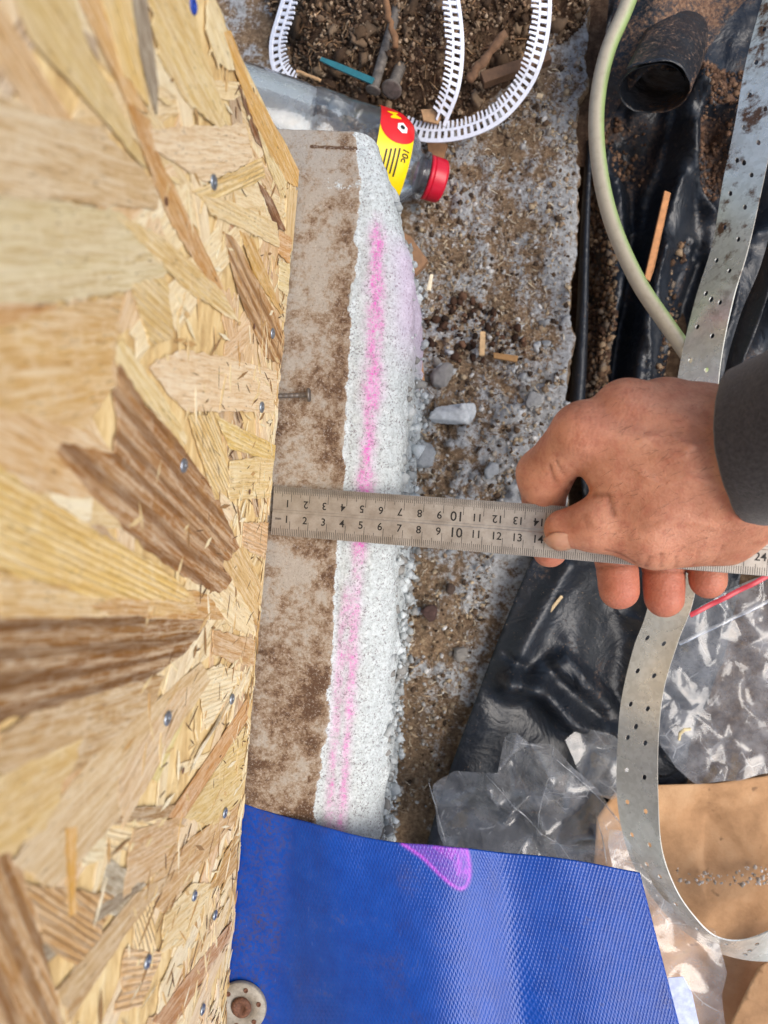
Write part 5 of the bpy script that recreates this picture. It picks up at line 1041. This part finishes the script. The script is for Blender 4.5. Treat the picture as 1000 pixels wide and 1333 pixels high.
def build_hand():
    person = thing('person', WR-[0, 0, .03], 'right hand in a dark grey sleeve gripping the steel ruler', 'person')
    h = .00115; allp = np.vstack([np.array(v) for v in J.values()]+[np.array(THB), [WR, FA]]); lo = allp.min(0)-.022; hi = allp.max(0)+.026
    ax = [np.arange(lo[i], hi[i], h) for i in range(3)]; GX, GY, GZ_ = np.meshgrid(*ax, indexing='ij'); Pg = np.stack([GX, GY, GZ_], -1).astype(np.float32)
    def cone(a, b, ra, rb, sq=None):
        a = np.asarray(a, np.float32); b = np.asarray(b, np.float32); ab = b-a; pa = Pg-a; t = np.clip((pa@ab)/(ab@ab), 0, 1); d = pa-t[..., None]*ab
        return np.sqrt((d*d).sum(-1))-(ra+(rb-ra)*t)
    def ell(c, r, R=None):
        d = Pg-np.asarray(c, np.float32)
        if R is not None: d = d@np.asarray(R, np.float32)
        q = d/np.asarray(r, np.float32); k0 = np.sqrt((q*q).sum(-1)); return (k0-1)*min(r)
    # palm: metacarpals from the wrist
    wi, wm, wr_, wl = HJ(962, 612, .046), HJ(968, 588, .045), HJ(972, 570, .040), HJ(974, 556, .033)
    palm = cone(wi, J['index'][0], .017, .0125)
    for w0, f, r0, r1 in ((wm, 'middle', .0175, .0132), (wr_, 'ring', .017, .0128), (wl, 'little', .0155, .0118)): palm = smin(palm, cone(w0, J[f][0], r0, r1), .011)
    palm = smin(palm, cone(WR, FA, .0225, .027), .014); palm = smin(palm, cone(HJ(975, 628, .042), HJ(1100, 570, .066), .0215, .024), .012)
    # palmar mass below the metacarpals and the web of the thumb
    palm = smin(palm, ell(HJ(905, 600, .028), (.036, .026, .016)), .012)
    palm = smin(palm, cone(HJ(960, 640, .04), HJ(862, 655, .038), .019, .0135), .012)
    palm = smin(palm, cone(HJ(890, 610, .047), HJ(812, 612, .0405), .0125, .0085), .012)
    palm = smin(palm, cone(HJ(862, 650, .041), HJ(782, 612, .034), .0115, .0075), .010)
    total = palm
    th = cone(THB[0], THB[1], RTH[0], RTH[1]); th = smin(th, cone(THB[1], THB[2], RTH[1], RTH[2]), .006); th = smin(th, cone(THB[2], THB[3], RTH[2], RTH[3]), .004)
    th = smin(th, cone(HJ(940, 690, .032), HJ(868, 702, .031), .0165, .0125), .01)
    total = smin(total, th, .009)
    FG = None
    for f in ('index', 'middle', 'ring', 'little'):
        j, r = J[f], RAD[f]; c = cone(j[0], j[1], r[0], r[1]); c = smin(c, cone(j[1], j[2], r[1], r[2]), .005); c = smin(c, cone(j[2], j[3], r[2], r[3]), .004)
        c = smin(c, ell(j[1], (r[1]*1.06,)*3), .003); FG = c if FG is None else smin(FG, c, .0008)
    total = smin(total, FG, .0045)
    # knuckle bumps and extensor tendons
    for f, s in (('index', .0118), ('middle', .0115), ('ring', .0108), ('little', .0095)): total = smin(total, ell(J[f][0]+np.array([.001, 0, .0035]), (s, s*.92, s*.92)), .005)
    total = smin(total, cone(HJ(940, 600, .062), J['index'][0]+[0, 0, .0105], .001, .0024), .007); total = smin(total, cone(HJ(950, 570, .060), J['middle'][0]+[0, 0, .0105], .001, .0024), .007)
    # flat of the thumb pad and creases where the steel presses
    V, F = surface_nets(total, lo, h)
    # Laplacian smoothing
    E_ = np.vstack([F[:, [0, 1]], F[:, [1, 2]], F[:, [2, 3]], F[:, [3, 0]]])
    for it in range(5):
        s_ = np.zeros_like(V); c_ = np.zeros(len(V)); np.add.at(s_, E_[:, 0], V[E_[:, 1]]); np.add.at(s_, E_[:, 1], V[E_[:, 0]]); np.add.at(c_, E_[:, 0], 1); np.add.at(c_, E_[:, 1], 1); V = V*.5+.5*s_/c_[:, None]
    nrm = np.zeros_like(V); fn = np.cross(V[F[:, 2]]-V[F[:, 0]], V[F[:, 3]]-V[F[:, 1]]); [np.add.at(nrm, F[:, k], fn) for k in range(4)]; nrm /= np.linalg.norm(nrm, axis=1)[:, None]+1e-12
    # creases: short lines across joints, given as 3D polylines
    def d3(L):
        d = np.full(len(V), 9.)
        for a, b in zip(L[:-1], L[1:]):
            ab = b-a; t = np.clip(((V-a)@ab)/(ab@ab), 0, 1); d = np.minimum(d, np.linalg.norm(V-(a+t[:, None]*ab), axis=1))
        return d
    def surf(px, py): # the point of the hand's upper surface that lies there
        r = CR@cray(px, py); r /= np.linalg.norm(r); q = V-CO; t = q@r; d = np.linalg.norm(q-t[:, None]*r, axis=1); m = d < .0022
        return V[m][np.argmin(t[m])] if m.any() else None
    cre = np.zeros(len(V))
    for pts, dep, wd in [([(712, 610), (722, 630), (742, 645)], .0006, .0009), ([(722, 606), (732, 622), (748, 634)], .0005, .0008), ([(768, 640), (786, 648), (798, 664)], .0007, .0012), ([(788, 722), (806, 728), (824, 738)], .0005, .0009),
                         ([(838, 742), (842, 730)], .0005, .0008), ([(862, 744), (866, 726)], .0006, .0008), ([(882, 744), (884, 730)], .0005, .0008), ([(905, 742), (912, 724)], .0004, .0008), ([(930, 738), (945, 716)], .0004, .0008), ([(755, 668), (760, 690)], .0003, .0009), ([(764, 664), (768, 692)], .0003, .0009)]:
        L = [surf(*p) for p in pts]; L = [p for p in L if p is not None]
        if len(L) > 1: cre += dep*np.exp(-(d3(np.array(L))/wd)**2)
    for pts in [[(945, 560), (905, 575), (870, 560), (835, 565)], [(950, 640), (900, 630), (860, 635), (830, 620)], [(905, 575), (880, 600), (850, 600)], [(930, 690), (890, 680), (860, 690)]]:
        L = [surf(*p) for p in pts]; L = np.array([p for p in L if p is not None]); V = V+nrm*(.0007*np.exp(-(d3(cr(L, 4))/.0016)**2))[:, None]
    for f in ('index', 'middle'):
        k0 = J[f][0]+np.array([0, 0, .012])
        for q in range(6):
            o_ = (q-2.5)*.0021; d_ = J[f][0]-WR; d_ /= np.linalg.norm(d_); s_ = np.cross(d_, [0, 0, 1.]); a_ = k0+d_*o_-s_*.006; b_ = k0+d_*o_+s_*.006; dd = d3(np.array([a_, k0+d_*(o_+.0006), b_])); cre += .00022*np.exp(-((np.maximum(dd-.006, 0))/.002)**2)*np.exp(-((((V-k0)@d_)-o_+.0004*np.sin(((V-k0)@s_)*900))/.0004)**2)
    for f in ('middle', 'ring', 'little', 'index'):
        for jj, tt in ((2, .0), (2, .12), (2, .5)):
            p_ = J[f][2]+(J[f][3]-J[f][2])*tt; d_ = J[f][3]-J[f][2]; d_ /= np.linalg.norm(d_); near = np.linalg.norm(V-p_, axis=1) < .013; cre += near*.0005*np.exp(-(((V-p_)@d_)/.0006)**2)
    V = V-nrm*cre[:, None]; V = V+nrm*(.00025*vn(V, 120, 5, 3)+.0004*vn(V, 40, 6, 2))[:, None]
    red = np.zeros(len(V))
    for f in J:
        red += 1.0*np.exp(-(np.linalg.norm(V-J[f][3], axis=1)/.016)**2)+.35*np.exp(-(np.linalg.norm(V-J[f][0]-[0, 0, .01], axis=1)/.011)**2)
    red += .4*np.exp(-(np.linalg.norm(V-THB[3], axis=1)/.012)**2)+.3*np.exp(-(np.linalg.norm(V-HJ(830, 735, .025), axis=1)/.018)**2)
    g = G('tanned_skin'); r_ = g.attr('red'); n1 = g.noise(70, 5, .6); n2 = g.noise(420, 5, .7); n3 = g.noise(1100, 3, .6); vv = g.voro(900)
    c = g.ramp(n1, [(.3, hexc('#ab7359')), (.5, hexc('#be8469')), (.7, hexc('#ca9377'))]); c = g.mix(g.math('MULTIPLY', r_, .55), c, hexc('#b4604e')); c = g.mix(g.fr(n2, .5, .7, 0, .22), c, hexc('#7d4a36')); c = g.mix(g.fr(g.noise(160, 4, .65), .5, .68, 0, .4), c, hexc('#a25a48')); c = g.mix(g.fr(n3, .64, .76, 0, .18), c, hexc('#d2a284'))
    c = g.mix(g.math('MULTIPLY', g.attr('crease'), .6), c, hexc('#7a4531'))
    g.col(c); g.rough(g.fr(n2, .3, .7, .45, .62)); g.set(**{'Subsurface_Weight': .25, 'Subsurface_Scale': .004, 'Subsurface_Radius': (1.0, .35, .2), 'Specular_IOR_Level': .38})
    hgt = g.math('ADD', g.math('MULTIPLY', n2, .8), g.math('ADD', g.math('MULTIPLY', n3, .4), g.math('MULTIPLY', vv, .5))); g.bump(hgt, .45, .0007)
    body = mobj('hand', V, F, g.m, person, attrs={'red': np.clip(red, 0, 1), 'crease': np.clip(cre/.0006, 0, 1)})
    # hairs on the back of the hand
    ok = np.where((nrm[:, 2] > .3) & (V[:, 0] > HJ(790, 600, .05)[0]) & (V[:, 2] > .035))[0]; HV, HF = [], []
    for i in rng.choice(ok, 520):
        p = V[i]; n_ = nrm[i]; d = np.array([-.7, -.45, 0])+rng.normal(size=3)*.3; d -= n_*(d@n_); d /= np.linalg.norm(d); sd = np.cross(d, n_); l = rng.uniform(.003, .007); wd = .00005; o = len(HV)
        HV += [p-sd*wd-n_*.0002, p+sd*wd-n_*.0002, p+d*l*.5+n_*.0010+sd*wd*.7, p+d*l*.5+n_*.0010-sd*wd*.7, p+d*l+n_*.0012]; HF += [(o, o+1, o+2, o+3), (o+3, o+2, o+4)]
    hm = simple('hair', '#3a2418', .6, nvar=.1, bump=0); tag(mobj('hair', HV, HF, hm, person), kind='stuff')
    # thumb nail
    tip = THB[3]; tdir = (THB[3]-THB[2]); tdir /= np.linalg.norm(tdir); nn = np.array([-.25, -.95, .62]); nn -= tdir*(nn@tdir); nn /= np.linalg.norm(nn); sd = np.cross(tdir, nn); rows = []
    for a in np.linspace(-.0068, .0088, 16):
        for b in np.linspace(-1, 1, 15):
            wd = .0072*math.sqrt(max(0.02, 1-((a-.0010)/.0082)**2)); th_ = b*wd/.0098
            rr_ = RTH[3]+.0008+(.0012 if a < 0 else .0012-.0042*(max(0, a-.002)/.0068)**2)+(.0009*min(0, a)/.0068)
            rows.append(tip+tdir*a+rr_*(math.cos(th_)*nn+math.sin(th_)*sd)-nn*.0006)
    g = G('nail_plate'); g.col(g.mix(g.fr(g.noise(200, 3, .5), .3, .7), hexc('#ad7c62'), hexc('#bd8f74'))); g.rough(.28); g.set(**{'Subsurface_Weight': .2, 'Subsurface_Scale': .002})
    o = mobj('thumbnail', np.array(rows), grid_faces(16, 15), g.m, person); md = o.modifiers.new('t', 'SOLIDIFY'); md.thickness = .0005
    # sleeve: jersey tube round the forearm, open at the cuff
    c0 = HJ(972, 585, .050); d = FA2-c0; d /= np.linalg.norm(d); s1 = np.cross(d, [0, 0, 1.]); s1 /= np.linalg.norm(s1); u1 = np.cross(s1, d); rows = []; nr, nc = 60, 72
    Ls = np.concatenate([[.004, 0, -.0005], np.linspace(.0005, .32, nr-3)])
    for k, l in enumerate(Ls):
        off = [-.0022, -.0018, -.0004][k] if k < 3 else 0
        for a in np.arange(nc)*2*math.pi/nc:
            rx, ry = .0345+.03*l, .0300+.03*l; slant = .010*math.cos(a-2.4)
            w_ = (.0026*math.sin(l*130+1.6*math.cos(a))+.0014*math.sin(l*70+3*a))*sm(l, .012, .04) if l > .001 else 0
            rows.append(c0+d*(l+slant*(1-min(1, l/.1)))+(rx+off+w_)*math.cos(a)*s1+(ry+off+w_)*math.sin(a)*u1)
    V2 = np.array(rows); V2 += .0008*vn(V2, 60, 4, 3)[:, None]; F2 = [(i*nc+j, i*nc+(j+1) % nc, (i+1)*nc+(j+1) % nc, (i+1)*nc+j) for i in range(nr-1) for j in range(nc)]
    g = G('charcoal_jersey'); n1 = g.noise(600, 4, .7); n2 = g.noise(2500, 2, .6); g.col(g.mix(g.fr(n1, .35, .7), hexc('#2b292b'), hexc('#454244'))); g.rough(.95); g.set(**{'Sheen_Weight': .35, 'Specular_IOR_Level': .15}); g.bump(g.math('ADD', n1, n2), .5, .0006)
    mobj('sleeve', V2, F2, g.m, person)
build_hand()
